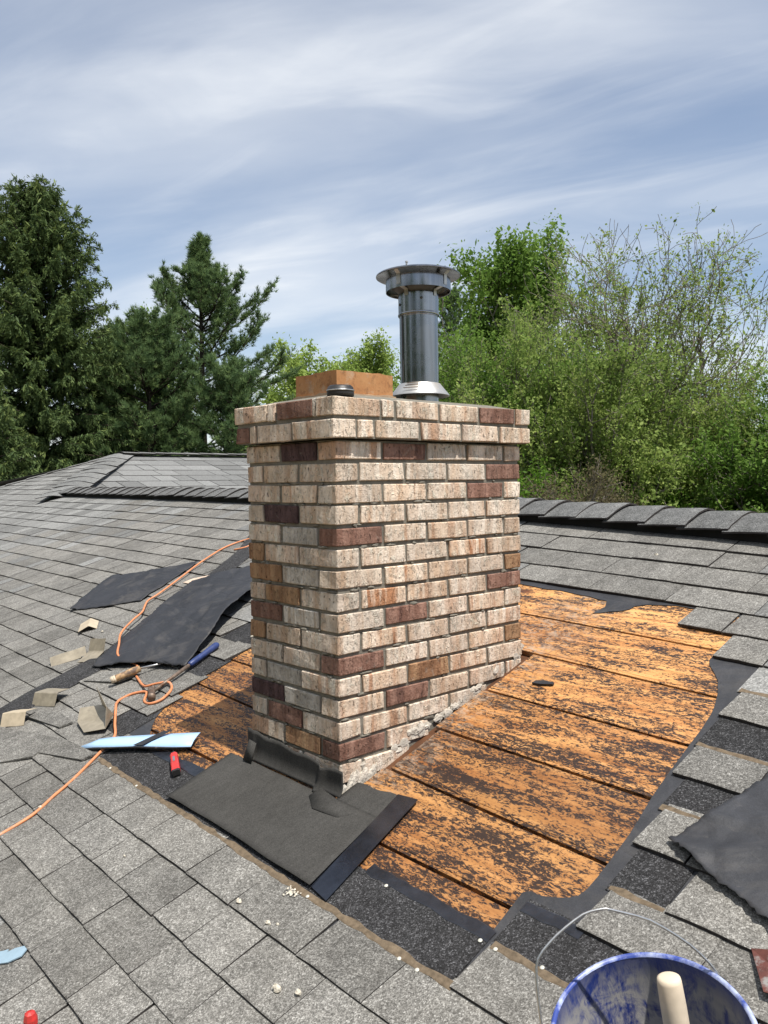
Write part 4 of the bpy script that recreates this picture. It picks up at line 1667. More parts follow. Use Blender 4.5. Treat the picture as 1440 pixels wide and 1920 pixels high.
scrap('loose_shingle', [(-2.02, -0.02), (-1.78, 0.055), (-1.74, 0.145), (-1.80, 0.165), (-1.93, 0.13), (-2.03, 0.045)], 0.015, 0.023, MAT['shingle'],
      'loose grey shingle tab lifted beside the dark torn strip', 'shingle')
scrap('loose_shingle', [(-1.84, -0.55), (-1.74, -0.385), (-1.51, -0.40), (-1.47, -0.47), (-1.62, -0.60)], 0.014, 0.022, MAT['shingle'],
      'broad grey shingle offcut lying flat below the bent flashing pieces', 'shingle')
scrap('loose_shingle', [(-1.93, -0.335), (-1.62, -0.30), (-1.60, -0.245), (-1.75, -0.235), (-1.95, -0.275)], 0.014, 0.022, MAT['shingle'],
      'narrow torn grey shingle strip next to the flashing pieces', 'shingle')
scrap('loose_shingle', [(-2.0, -0.58), (-1.2, -0.37), (-1.18, -0.315), (-1.45, -0.33), (-2.05, -0.46)], 0.012, 0.020, MAT['shingle'],
      'long loose grey shingle strip angled across the lower left courses', 'shingle')
scrap('tan_paper', [(-2.86, 1.02), (-2.66, 1.02), (-2.62, 1.17), (-2.70, 1.20), (-2.84, 1.09)], 0.018, 0.019, simple_mat('tan_paper', (0.55, 0.43, 0.33), 0.8),
      'tan paper scrap between the two tar paper sheets', 'paper')
scrap('tar_scrap', [(0.168, 0.782), (0.205, 0.786), (0.246, 0.800), (0.243, 0.812), (0.205, 0.812), (0.172, 0.802)], 0.001, 0.009, MAT['paper'],
      'small black tar paper scrap on the orange boards', 'scrap')
scrap('tar_scrap', [(-0.62, 1.60), (-0.585, 1.605), (-0.575, 1.625), (-0.60, 1.635)], 0.012, 0.016, MAT['paper'],
      'tiny black scrap on grey shingles above the deck opening', 'scrap')

# ------------------------------------------------------------------ bent flashing pieces
def flashing(name, c, ang, L, w1, w2, a1, a2, mat, label, lift=0.013, extra=None):
    """fold line of length L at roof heading ang; wings of widths w1,w2 falling at a1,a2 below the fold"""
    x, s = c
    dx, ds = math.cos(ang), math.sin(ang)
    nx, ns = -ds, dx
    h = max(w1 * math.sin(a1), w2 * math.sin(a2))
    pts = []
    n = 3
    for i in range(n + 1):
        t = -0.5 + i / n
        px, ps = x + dx * L * t, s + ds * L * t
        wob = 0.0015 * math.sin(i * 2.1)
        for (q, w, a) in ((1, w1, a1), (0.06, w1, a1), (-0.06, w2, a2), (-1, w2, a2)):
            off = w * math.cos(a) * q
            hh = h - w * math.sin(a) * abs(q)
            pts.append(W(px + nx * off, ps + ns * off, lift + hh + wob))
    base = Vector(W(x, s, lift))
    f = []
    for i in range(n):
        for j in range(3):
            p = i * 4 + j
            f.append((p, p + 1, p + 5, p + 4))
    o = mk(name, [Vector(p) - base for p in pts], f, mat)
    o.location = base
    m_ = o.modifiers.new('thickness', 'SOLIDIFY')
    m_.thickness = 0.0012
    tag(o, label, 'flashing', 'bent flashing pieces on the roof')
    return o


flashing('step_flashing', (-2.855, 0.375), R(152), 0.15, 0.070, 0.050, R(14), R(40), MAT['flash_pale'], 'bent cream flashing piece below the pointed tar paper sheet')
flashing('step_flashing', (-2.47, 0.085), R(62), 0.19, 0.05, 0.060, R(20), R(45), MAT['flash'], 'long bent tan flashing left of the dark torn strip')
flashing('step_flashing', (-2.33, 0.185), R(20), 0.12, 0.07, 0.09, R(-55), R(10), MAT['flash'], 'flashing with one wing upright, touching the long tan one')
flashing('step_flashing', (-2.00, -0.205), R(20), 0.165, 0.07, 0.065, R(15), R(50), MAT['flash'], 'bent dusty flashing straddling the dark torn strip')
flashing('step_flashing', (-1.955, -0.375), R(30), 0.14, 0.065, 0.065, R(20), R(50), MAT['flash_pale'], 'bent flashing with white mortar marks at the left edge')
# corner flashing: tray with an upright wing
c0 = Vector(W(-1.47, -0.185, 0.014))
L3 = lambda x, s, h: Vector(W(x, s, h)) - c0
tray = [L3(-1.62, -0.19, 0.055), L3(-1.55, -0.24, 0.03), L3(-1.42, -0.265, 0.025), L3(-1.33, -0.205, 0.03), L3(-1.40, -0.13, 0.04), L3(-1.54, -0.12, 0.05), L3(-1.48, -0.19, 0.024)]
o = mk('corner_flashing', tray + [L3(-1.54, -0.115, 0.14), L3(-1.36, -0.16, 0.105)],
       [(0, 1, 6), (1, 2, 6), (2, 3, 6), (3, 4, 6), (4, 5, 6), (5, 0, 6), (5, 4, 8, 7), (4, 3, 8)], MAT['flash'])
o.location = c0
m_ = o.modifiers.new('t', 'SOLIDIFY')
m_.thickness = 0.0013
tag(o, 'crumpled corner flashing with an upright wing beside the orange cord', 'flashing', 'bent flashing pieces on the roof')

# ------------------------------------------------------------------ orange cord
P = [(-1.0, -0.80, .014), (-1.001, -0.646, .014), (-1.05, -0.54, .014), (-1.092, -0.448, .013), (-1.182, -0.298, .014), (-1.238, -0.21, .016), (-1.33, -0.16, .03),
     (-1.44, -0.10, .045), (-1.52, -0.065, .03), (-1.575, -0.02, .016), (-1.555, 0.035, .018), (-1.50, 0.07, .016), (-1.42, 0.02, .016), (-1.36, 0.02, .016),
     (-1.335, 0.065, .018), (-1.375, 0.135, .02), (-1.44, 0.16, .03), (-1.49, 0.12, .034), (-1.53, 0.09, .03), (-1.60, 0.10, .018), (-1.68, 0.12, .018), (-1.78, 0.15, .016),
     (-1.86, 0.20, .02), (-1.98, 0.20, .03), (-2.10, 0.21, .035), (-2.23, 0.28, .042), (-2.378, 0.363, .046), (-2.50, 0.49, .045), (-2.577, 0.59, .042), (-2.70, 0.67, .035), (-2.784, 0.73, .03), (-2.81, 0.80, .03), (-2.848, 0.878, .03),
     (-2.95, 1.07, .032), (-3.048, 1.235, .032), (-3.13, 1.40, .03), (-3.204, 1.553, .022), (-3.20, 1.68, .018), (-3.12, 1.78, .018), (-3.02, 1.76, .018), (-2.98, 1.62, .02), (-3.05, 1.55, .02)]
pw = [Vector(W(*q)) for q in P]
cp = catmull(pw, 6)
v, f = tube_vf([p - pw[0] for p in cp], 0.0060, 8)
o = mk('extension_cord', v, f, MAT['cord'], None, True)
o.location = pw[0]
tag(o, 'orange extension cord winding up the shingles past the hammer', 'cord')

# ------------------------------------------------------------------ tools
def local(fn_base):
    b = Vector(fn_base)
    return b, (lambda x, s, h: Vector(W(x, s, h)) - b)


hb, HL = local(W(-1.42, 0.06, 0.012))
ham = empty('hammer', hb)
tag(ham, 'claw hammer with a navy blue grip lying beside the orange cord', 'hammer')
a, b = HL(-1.425, 0.075, 0.034), HL(-1.565, 0.505, 0.030)
mk('shaft', *tube_vf([a, a.lerp(b, 0.25), a.lerp(b, 0.55)], [0.0085, 0.0085, 0.009], 10), MAT['steel_rust'], ham, True)
mk('grip', *tube_vf([a.lerp(b, t) for t in (0.53, 0.55, 0.62, 0.75, 0.9, 0.97, 1.0)], [0.010, 0.0145, 0.0155, 0.0145, 0.0165, 0.0175, 0.012], 12), MAT['tool_blue'], ham, True)
hc = HL(-1.425, 0.065, 0.034)
hd = (HL(-1.36, 0.045, 0.03) - HL(-1.47, 0.10, 0.036)).normalized()
mk('head', *tube_vf([hc - hd * 0.035, hc - hd * 0.01, hc + hd * 0.02, hc + hd * 0.034, hc + hd * 0.036, hc + hd * 0.055], [0.013, 0.0165, 0.0155, 0.012, 0.0175, 0.0175], 12), MAT['steel_rust'], ham, True)
for sgn in (-1, 1):
    up = Vector((0, -SP, CP))
    sd_ = hd.cross(up).normalized() * sgn
    mk('claw', *tube_vf([hc - hd * 0.03 + sd_ * 0.006, hc - hd * 0.06 + sd_ * 0.009 - up * 0.003, hc - hd * 0.085 + sd_ * 0.012 - up * 0.015], [0.009, 0.007, 0.002], 8), MAT['steel_rust'], ham, True)

sb, SL = local(W(-1.76, 0.10, 0.012))
chi = empty('scraper', sb)
tag(chi, 'wooden handled tool with a thin steel shaft lying by the tar paper', 'hand tool')
a, b = SL(-1.775, 0.035, 0.045), SL(-1.735, 0.165, 0.045)
mk('handle', *tube_vf([a, a.lerp(b, 0.05), a.lerp(b, 0.35), a.lerp(b, 0.75), b], [0.012, 0.0165, 0.0155, 0.0185, 0.015], 12), MAT['wood_dirty'], chi, True)
e_ = SL(-1.685, 0.30, 0.022)
mk('blade', *tube_vf([b - (e_ - b) * 0.05, b.lerp(e_, 0.5), e_], [0.0055, 0.005, 0.004], 8), MAT['steel'], chi, True)
v, f = tube_vf([a - (b - a) * 0.06, a + (b - a) * 0.12], [0.0150, 0.0172], 12)
mk('handle_end', v, f, MAT['wood_handle'], chi, True)

kb, KLc = local(W(-0.74, -0.19, 0.009))
kn = empty('utility_knife', kb)
tag(kn, 'red utility knife lying beside the grey felt sheet', 'knife')
a, b = KLc(-0.825, -0.150, 0.022), KLc(-0.672, -0.222, 0.022)
d = (b - a)
up = Vector((0, -SP, CP))
sdv = d.cross(up).normalized()


def slab(path, widths, thick, name, mat, par):
    v, f = [], []
    for p, w in zip(path, widths):
        for q, h in ((-1, -1), (1, -1), (1, 0.7), (0.7, 1), (-0.7, 1), (-1, 0.7)):
            v.append(p + sdv * w * q + up * thick * h)
    n = 6
    for i in range(len(path) - 1):
        for j in range(n):
            k2 = (j + 1) % n
            f.append((i * n + j, i * n + k2, (i + 1) * n + k2, (i + 1) * n + j))
    f += [tuple(reversed(range(n))), tuple((len(path) - 1) * n + j for j in range(n))]
    return mk(name, v, f, mat, par)


slab([a.lerp(b, t) for t in (0.14, 0.2, 0.4, 0.55, 0.8, 0.93)], [0.010, 0.014, 0.0125, 0.0145, 0.014, 0.015], 0.011, 'body', MAT['red'], kn)
slab([a.lerp(b, t) for t in (0.93, 1.0)], [0.015, 0.0125], 0.0105, 'end_cap', MAT['black_rubber'], kn)
slab([a.lerp(b, t) for t in (0.02, 0.15)], [0.003, 0.008], 0.006, 'blade_holder', MAT['black_rubber'], kn)
slab([a.lerp(b, t) + up * 0.0112 for t in (0.34, 0.56)], [0.004, 0.004], 0.0012, 'slider', MAT['steel'], kn)

# pale blue film strip
fb2, FL = local(W(-1.1, -0.18, 0.02))
E1 = [(-1.335, -0.322), (-1.27, -0.255), (-1.20, -0.222), (-1.09, -0.155), (-1.0, -0.10), (-0.92, -0.055), (-0.845, -0.018)]
E2 = [(-1.325, -0.330), (-1.22, -0.300), (-1.11, -0.255), (-1.02, -0.205), (-0.93, -0.165), (-0.86, -0.13), (-0.79, -0.095)]
Hs = [0.012, 0.028, 0.034, 0.030, 0.026, 0.024, 0.024]
v, f = [], []
for (p, q, h) in zip(E1, E2, Hs):
    for t in (0, 0.33, 0.66, 1):
        v.append(FL(p[0] + (q[0] - p[0]) * t, p[1] + (q[1] - p[1]) * t, h + 0.006 * math.sin(t * 3.1) - 0.004 * t))
for i in range(6):
    for j in range(3):
        k_ = i * 4 + j
        f.append((k_, k_ + 1, k_ + 5, k_ + 4))
film = mk('film_strip', v, f, MAT['film'], None, True)
film.location = fb2
m_ = film.modifiers.new('t', 'SOLIDIFY')
m_.thickness = 0.0012
tag(film, 'pale blue film strip crossed by a dark band, lying over the cord', 'film strip')
mk('dark_band', *join(([FL(-1.0, -0.098, 0.038), FL(-0.962, -0.078, 0.038), FL(-0.995, -0.196, 0.034), FL(-1.04, -0.214, 0.034)], [(0, 3, 2, 1)])), MAT['paper'], film)
mk('tar_edge', *tube_vf([FL(x + 0.004, s - 0.003, h - 0.003) for (x, s), h in zip(E2, Hs)], [0.004, 0.005, 0.0035, 0.0045, 0.006, 0.004, 0.003], 6), MAT['black_rubber'], film)

# ------------------------------------------------------------------ bucket
BA = Vector((0.02, -SP * 0.95, CP)).normalized()
rimc = Vector((1.362, -0.483, -0.892))
hgt = 0.335
bb = rimc - BA * hgt
buc = empty('bucket', bb)
buc.rotation_euler = BA.to_track_quat('Z', 'Y').to_euler()
tag(buc, 'blue plastic bucket smeared with dried mortar standing on the shingles', 'bucket')
v, f = lathe([(0.0, 0.004), (0.125, 0.004), (0.1435, hgt - 0.02), (0.1445, hgt - 0.004)], 64)
mk('inside', v, f, MAT['bucket'], buc, True)
v, f = lathe([(0.0, 0.0), (0.128, 0.0), (0.1315, 0.004), (0.147, hgt - 0.075), (0.152, hgt - 0.074), (0.152, hgt - 0.068), (0.1475, hgt - 0.066), (0.1478, hgt - 0.03)], 64)
mk('wall', v, f, MAT['bucket'], buc, True)
v, f = lathe([(0.1478, hgt - 0.03), (0.1525, hgt - 0.028), (0.1525, hgt - 0.004), (0.1505, hgt), (0.1465, hgt), (0.1440, hgt - 0.004)], 64)
mk('rim', v, f, MAT['bucket_rim'], buc, True)
q_ = buc.rotation_euler.to_quaternion().inverted()
loc = lambda p: q_ @ (Vector(p) - bb)
# bail handle: ears on the left and right as seen from the camera
rt = Vector((cR.x, cR.y, 0)).normalized()
rt = (rt - BA * rt.dot(BA)).normalized()
fw = BA.cross(rt).normalized()      # away from the camera
if fw.dot(Vector((cF.x, cF.y, 0))) < 0:
    fw = -fw
earL, earR = rimc - rt * 0.153 - BA * 0.045, rimc + rt * 0.135 + fw * 0.07 - BA * 0.045
hp = [earL, rimc - rt * 0.160 + fw * 0.012 + BA * 0.02, rimc - rt * 0.152 + fw * 0.045 + BA * 0.080, rimc - rt * 0.143 + fw * 0.065 + BA * 0.108, rimc - rt * 0.105 + fw * 0.082 + BA * 0.128,
      rimc - rt * 0.055 + fw * 0.10 + BA * 0.142, rimc - rt * 0.022 + fw * 0.10 + BA * 0.143, rimc - rt * 0.012 + fw * 0.10 + BA * 0.138, rimc + rt * 0.045 + fw * 0.105 + BA * 0.102, rimc + rt * 0.10 + fw * 0.10 + BA * 0.045,
      rimc + rt * 0.132 + fw * 0.082 + BA * 0.0, earR]
pts = []
for i in range(len(hp) - 1):
    for t in (0, 0.34, 0.67):
        pts.append(loc(hp[i].lerp(hp[i + 1], t)))
pts.append(loc(hp[-1]))
sm_ = [pts[0]] + [(pts[i - 1] + pts[i] * 2 + pts[i + 1]) / 4 for i in range(1, len(pts) - 1)] + [pts[-1]]
mk('handle', *tube_vf(sm_, 0.0021, 8), MAT['steel'], buc, True)
for e__ in (earL, earR):
    d_ = (e__ - rimc)
    d_ = (d_ - BA * d_.dot(BA)).normalized()
    v, f = lathe([(0.013, -0.008), (0.013, 0.004), (0.009, 0.007), (0.001, 0.008)], 14, q_ @ d_, loc(e__), True)
    mk('ear', v, f, MAT['bucket'], buc, True)

# wooden handle standing in the bucket
top_h = rimc + rt * 0.047 + fw * 0.045 + BA * 0.048
bot_h = rimc + rt * 0.025 - fw * 0.055 - BA * 0.30
wh = empty('hand_tool', bot_h)
tag(wh, 'pale wooden tool handle sticking out of the blue bucket', 'tool handle')
L = lambda t: top_h.lerp(bot_h, t) - bot_h
mk('handle', *tube_vf([L(0), L(0.004), L(0.02), L(0.12), L(0.3), L(0.45), L(0.6)], [0.0135, 0.0172, 0.0185, 0.0195, 0.0195, 0.015, 0.013], 20), MAT['wood_handle'], wh, True)
mk('tool_head', *tube_vf([L(0.58), L(0.62), L(0.8), L(0.98)], [0.013, 0.024, 0.028, 0.03], 12), MAT['steel_rust'], wh, True)

# caulk tube tip at the lower edge
tb, TL = local(W(0.012, -0.998, 0.012))
ct_ = empty('caulk_tube', tb)
tag(ct_, 'red faceted cap of a caulk tube on the shingles at the bottom edge', 'caulk tube')
axu = Vector((0.05, -0.1, 1)).normalized()
v, f = lathe([(0.0165, 0.0), (0.0165, 0.012), (0.0120, 0.026), (0.0055, 0.030), (0.0045, 0.0305), (0.0040, 0.028), (0.0, 0.028)], 8, axu, (0, 0, 0.016))
mk('cap', v, f, MAT['red'], ct_)
v, f = lathe([(0.0155, 0.0), (0.0155, 0.016)], 16, axu, (0, 0, 0), True)
mk('tube', v, f, MAT['black_rubber'], ct_, True)

scrap('plastic_hook', [(-0.40, -1.06), (-0.345, -1.03), (-0.315, -0.985), (-0.285, -0.958), (-0.272, -0.925), (-0.285, -0.905), (-0.305, -0.905), (-0.322, -0.925),
                       (-0.328, -0.945), (-0.337, -0.938), (-0.345, -0.95), (-0.40, -1.0)], 0.014, 0.0175, MAT['slate_blue'],
      'grey blue hooked plastic blade on the shingles at the left edge', 'blade')

# rust red trowel at the right edge
tb2, T2 = local(W(1.33, 0.0, 0.012))
tr = empty('trowel', tb2)
tag(tr, 'rust red trowel blade propped on the shingles at the right edge', 'trowel')
v = [T2(1.268, 0.056, 0.016), T2(1.305, 0.058, 0.030), T2(1.43, -0.03, 0.045), T2(1.335, -0.040, 0.030)]
o = mk('blade', v, [(0, 3, 2, 1)], MAT['red_trowel'], tr)
m_ = o.modifiers.new('t', 'SOLIDIFY')
m_.thickness = 0.0018
mk('tang', *tube_vf([T2(1.40, -0.025, 0.045), T2(1.48, -0.05, 0.07), T2(1.56, -0.08, 0.08)], 0.005, 8), MAT['steel_rust'], tr, True)
mk('handle', *tube_vf([T2(1.55, -0.075, 0.08), T2(1.62, -0.11, 0.082), T2(1.68, -0.14, 0.082)], [0.011, 0.016, 0.013], 12), MAT['wood_handle'], tr, True)

# mortar crumbs dropped on the shingles
r = random.Random(31)
CR = [(0.460, -0.580, 0.013, 'largest pale mortar crumb on the foreground shingles'), (0.514, -0.556, 0.009, 'slim mortar crumb beside the largest one on the foreground shingles'),
      (0.122, -0.466, 0.010, 'mortar crumb on a tab joint below the felt sheet'), (0.266, -0.468, 0.009, 'mortar crumb a step down from the membrane strip'),
      (0.290, -0.455, 0.005, 'tiny mortar crumb beside another below the membrane strip'), (0.225, -0.363, 0.016, 'crushed patch of mortar crumbs at the dust line below the felt'),
      (0.530, -0.680, 0.006, 'lone small crumb near the bottom edge of the foreground shingles'), (-0.41, -0.555, 0.005, 'tiny pale crumb on the left foreground shingles'),
      (-1.46, 0.645, 0.016, 'pale stone chip on the shingles between tar paper and chimney'), (0.02, 1.93, 0.010, 'small tan chip on the courses below the ridge at right'),
      (-2.66, 0.36, 0.010, 'dark crumb beside the cream flashing piece'), (-1.02, -0.605, 0.010, 'pale crumb lying against the orange cord')]
for (x, s, sz, lb) in CR:
    base = Vector(W(x, s, 0.011))
    if 'patch' in lb:
        parts = [lump((r.gauss(0, 0.012), r.gauss(0, 0.007), 0.001), r.uniform(0.002, 0.005), r.uniform(0.002, 0.005), r.uniform(0.001, 0.003), r.random(), 6, 4) for _ in range(26)]
        v, f = join(*parts)
        v = [(a, b_ * CP, c_ + b_ * SP) for a, b_, c_ in v]
    else:
        v, f = lump((0, 0, sz * 0.5), sz, sz * r.uniform(0.6, 0.9), sz * 0.65, r.random(), 8, 6)
    o = mk('mortar_crumb', v, f, MAT['stone'])
    o.location = base
    tag(o, lb, 'crumb', 'mortar crumbs on the shingles')

# ------------------------------------------------------------------ ground
def ground_mat():
    m = M('grass_and_field')
    n = m.noise(0.035, 5, 0.55)
    n2 = m.noise(1.2, 6, 0.7)
    g = m.ramp(n2, [(0.3, (0.045, 0.085, 0.018)), (0.7, (0.085, 0.145, 0.035))])
    t = m.ramp(n2, [(0.3, (0.36, 0.27, 0.16)), (0.7, (0.48, 0.37, 0.24))])
    return m.out(m.mix(m.rng(n, 0.44, 0.52), g, t), 0.95, 0, None, 0.1)


gnd = mk('ground', [(-1500, -1500, GROUND), (1500, -1500, GROUND), (1500, 1500, GROUND), (-1500, 1500, GROUND)], [(0, 1, 2, 3)], ground_mat())
tag(gnd, None, None, None, 'structure')

# ------------------------------------------------------------------ trees
def leaf_mat(name, c0, c1, c2, trans=0.45, rough=0.6):
    m = M(name)
    a = m.node('ShaderNodeAttribute', attribute_name='tone')
    col = m.ramp(a.outputs['Fac'], [(0.0, c0), (0.5, c1), (1.0, c2)])
    tr_ = m.node('ShaderNodeBsdfTranslucent')
    m.l.new(col, tr_.inputs['Color'])
    m.l.new(col, m.b.inputs['Base Color'])
    m.b.inputs['Roughness'].default_value = rough
    m.b.inputs['Specular IOR Level'].default_value = 0.12
    mx = m.node('ShaderNodeMixShader')
    mx.inputs[0].default_value = trans
    m.l.new(m.b.outputs[0], mx.inputs[1])
    m.l.new(tr_.outputs[0], mx.inputs[2])
    m.l.new(mx.outputs[0], m.n['Material Output'].inputs['Surface'])
    return m.m


MAT['bark'] = simple_mat('grey_brown_bark', (0.19, 0.165, 0.14), 0.95, var=0.35, scale=8, bump=0.6, bscale=20, bdist=0.02, spec=0.1)
MAT['bark_dark'] = simple_mat('dark_bark', (0.05, 0.04, 0.032), 0.95, var=0.35, scale=8, bump=0.6, bscale=20, bdist=0.02, spec=0.1)
MAT['leaf_spring'] = leaf_mat('spring_leaves', (0.13, 0.20, 0.050), (0.235, 0.32, 0.080), (0.38, 0.455, 0.13))
MAT['leaf_fresh'] = leaf_mat('fresh_leaves', (0.085, 0.165, 0.028), (0.155, 0.26, 0.05), (0.25, 0.37, 0.08))
MAT['leaf_pale'] = leaf_mat('pale_far_leaves', (0.19, 0.28, 0.06), (0.28, 0.38, 0.09), (0.38, 0.48, 0.13))
MAT['leaf_grass'] = leaf_mat('bright_green_leaves', (0.07, 0.15, 0.016), (0.12, 0.23, 0.028), (0.2, 0.33, 0.045))
MAT['leaf_brown'] = leaf_mat('brown_budding_twigs', (0.09, 0.07, 0.045), (0.14, 0.12, 0.065), (0.2, 0.19, 0.085))
MAT['needle_spruce'] = leaf_mat('spruce_needles', (0.040, 0.070, 0.028), (0.090, 0.135, 0.046), (0.20, 0.25, 0.075), 0.25)
MAT['needle_pine'] = leaf_mat('pine_needles', (0.062, 0.112, 0.050), (0.135, 0.21, 0.085), (0.26, 0.35, 0.13), 0.35)


def set_tone(o, tone):
    a = o.data.attributes.new('tone', 'FLOAT', 'POINT')
    a.data.foreach_set('value', np.ascontiguousarray(tone, np.float32))


def frusta(segs, sides=5):
    """segs (n,8): p0 p1 r0 r1 -> open frusta"""
    S = np.asarray(segs, float)
    p0, p1, r0, r1 = S[:, :3], S[:, 3:6], S[:, 6], S[:, 7]
    d = p1 - p0
    d /= np.linalg.norm(d, axis=1)[:, None] + 1e-9
    ref = np.where(np.abs(d[:, 2:3]) > 0.9, [[1.0, 0, 0]], [[0, 0, 1.0]])
    u = np.cross(d, ref)
    u /= np.linalg.norm(u, axis=1)[:, None] + 1e-9
    w = np.cross(d, u)
    ang = np.arange(sides) * 2 * np.pi / sides
    ring = u[:, None, :] * np.cos(ang)[None, :, None] + w[:, None, :] * np.sin(ang)[None, :, None]
    A = p0[:, None, :] + ring * r0[:, None, None]
    B = p1[:, None, :] + ring * r1[:, None, None]
    V = np.concatenate([A, B], 1).reshape(-1, 3)
    n = len(S)
    base = (np.arange(n) * 2 * sides)[:, None]
    i = np.arange(sides)[None, :]
    j = (np.arange(sides) + 1)[None, :] % sides
    Fq = np.stack([base + i, base + j, base + sides + j, base + sides + i], -1).reshape(-1, 4)
    return V, Fq


def unit(a):
    return a / (np.linalg.norm(a, axis=-1, keepdims=True) + 1e-9)


def leaves(c, size, g, up=0.35, aspect=0.55, dirs=None):
    """rhombic leaves: centres c (n,3)"""
    n = len(c)
    a = unit(g.normal(size=(n, 3)) if dirs is None else dirs + g.normal(size=(n, 3)) * 0.35)
    nn = g.normal(size=(n, 3))
    nn[:, 2] = np.abs(nn[:, 2]) + up
    b = unit(np.cross(nn, a))
    s = size * np.clip(g.lognormal(-0.05, 0.38, (n, 1)), 0.4, 2.0)
    V = np.stack([c - a * s, c - b * s * aspect, c + a * s, c + b * s * aspect], 1).reshape(-1, 3)
    Fq = np.arange(n * 4).reshape(-1, 4)
    return V, Fq


def grow(g, H, limbs, levels, spread, up, lean=(0, 0), first=0.25, kids=(3, 5), ratio=0.62, jit=0.22, trunk_r=0.16, stems=1):
    segs, tips = [], []
    stack = []
    for q in range(stems):
        a = g.uniform(0, 6.28)
        off = np.array([math.cos(a), math.sin(a), 0]) * (0.0 if stems == 1 else 0.25)
        d = unit(np.array([off[0] * 0.9 + lean[0], off[1] * 0.9 + lean[1], 1.0]))
        stack.append((off * 0.6, d, H * (0.62 if stems == 1 else g.uniform(0.5, 0.66)), trunk_r * (1 if stems == 1 else 0.7), 0))
    while stack:
        p, d, L, rad, lv = stack.pop()
        n = 7 if lv == 0 else (5 if lv < levels else 4)
        st = L / n
        pts = []
        for i in range(n):
            d = unit(d + g.normal(size=3) * jit * (0.5 if lv == 0 else 1) + np.array([0, 0, up * (0.3 if lv else 0.1)]))
            q = p + d * st
            r0 = rad * (1 - 0.62 * i / n)
            r1 = rad * (1 - 0.62 * (i + 1) / n)
            segs.append((*p, *q, r0, r1, lv))
            p = q
            pts.append((p, d, r1, (i + 1) / n))
        if lv >= levels:
            tips += [(q_[0], q_[1]) for q_ in pts]
            continue
        if lv >= levels - 1:
            tips += [(q_[0], q_[1]) for q_ in pts[2:]]
        nk = limbs if lv == 0 else g.integers(kids[0], kids[1] + 1)
        for k_ in range(nk):
            t = first + (1 - first) * (k_ + g.random()) / nk if lv == 0 else 0.25 + 0.75 * (k_ + g.random()) / nk
            i = min(n - 1, int(t * n))
            pp, dd, rr_, _ = pts[i]
            ax = unit(np.cross(dd, g.normal(size=3)))
            an = g.uniform(0.45, 0.95) * spread
            cd = unit(dd * math.cos(an) + ax * math.sin(an))
            if cd[2] < -0.15:
                cd[2] *= 0.3
            stack.append((pp, unit(cd), L * ratio * g.uniform(0.75, 1.2) * (1.15 - 0.45 * t if lv == 0 else 1), min(rr_ * 0.8, rad * 0.6), lv + 1))
        stack.append((pts[-1][0], pts[-1][1], L * ratio * 0.9, pts[-1][2], lv + 1))
    return np.array(segs), np.array([np.concatenate(t) for t in tips])


def tree(name, label, cat, base, H, width, seed, leafmat, leaf, per_tip, spread_l, group=None, min_r=0.006, bark='bark', fall=None, sides=5, tone_c=0.5, aspect=0.55, **kw):
    g = np.random.default_rng(seed)
    segs, tips = grow(g, H, **kw)
    allp = np.concatenate([segs[:, 3:6], tips[:, :3]])
    hz = allp[:, 2].max()
    wx = np.percentile(np.abs(allp[:, :2]).max(1), 97)
    sx, sz = width / 2 / wx, H / hz
    sc3 = np.array([sx, sx, sz])
    segs[:, :3] *= sc3
    segs[:, 3:6] *= sc3
    tips[:, :3] *= sc3
    root = empty(name, base)
    tag(root, label, cat, group)
    segs[:, 6:8] = np.maximum(segs[:, 6:8], min_r)
    big = segs[segs[:, 8] <= 1]
    thin = segs[segs[:, 8] > 1]
    V, Fq = frusta(big[:, :8], 7)
    fast_mesh('trunk', V, Fq, MAT[bark], root, True)
    if len(thin):
        V, Fq = frusta(thin[:, :8], 3)
        fast_mesh('branches', V, Fq, MAT[bark], root, True)
    T = tips[:, :3]
    if fall is not None:           # thin the leaves towards the top of the tree
        z = T[:, 2] / H
        T = T[g.random(len(T)) < np.clip(fall(z), 0, 1)]
    c = np.repeat(T, per_tip, 0) + g.normal(size=(len(T) * per_tip, 3)) * spread_l
    keep = c[:, 2] > 0.15
    c = c[keep]
    V, Fq = leaves(c, leaf, g, 0.4, aspect)
    o = fast_mesh('crown', V, Fq, MAT[leafmat], root)
    tn = np.clip(g.normal(tone_c, 0.22, len(c)) + 0.12 * np.sin(c[:, 0] * 1.7 + c[:, 2] * 1.3), 0, 1)
    set_tone(o, np.repeat(tn, 4))
    return root


def decid(name, label, base, H, width, seed, leafmat, leaf, per_tip, spread_l, **kw):
    cat = kw.pop('cat', 'tree')
    return tree(name, label, cat, base, H, width, seed, leafmat, leaf, per_tip, spread_l, **kw)


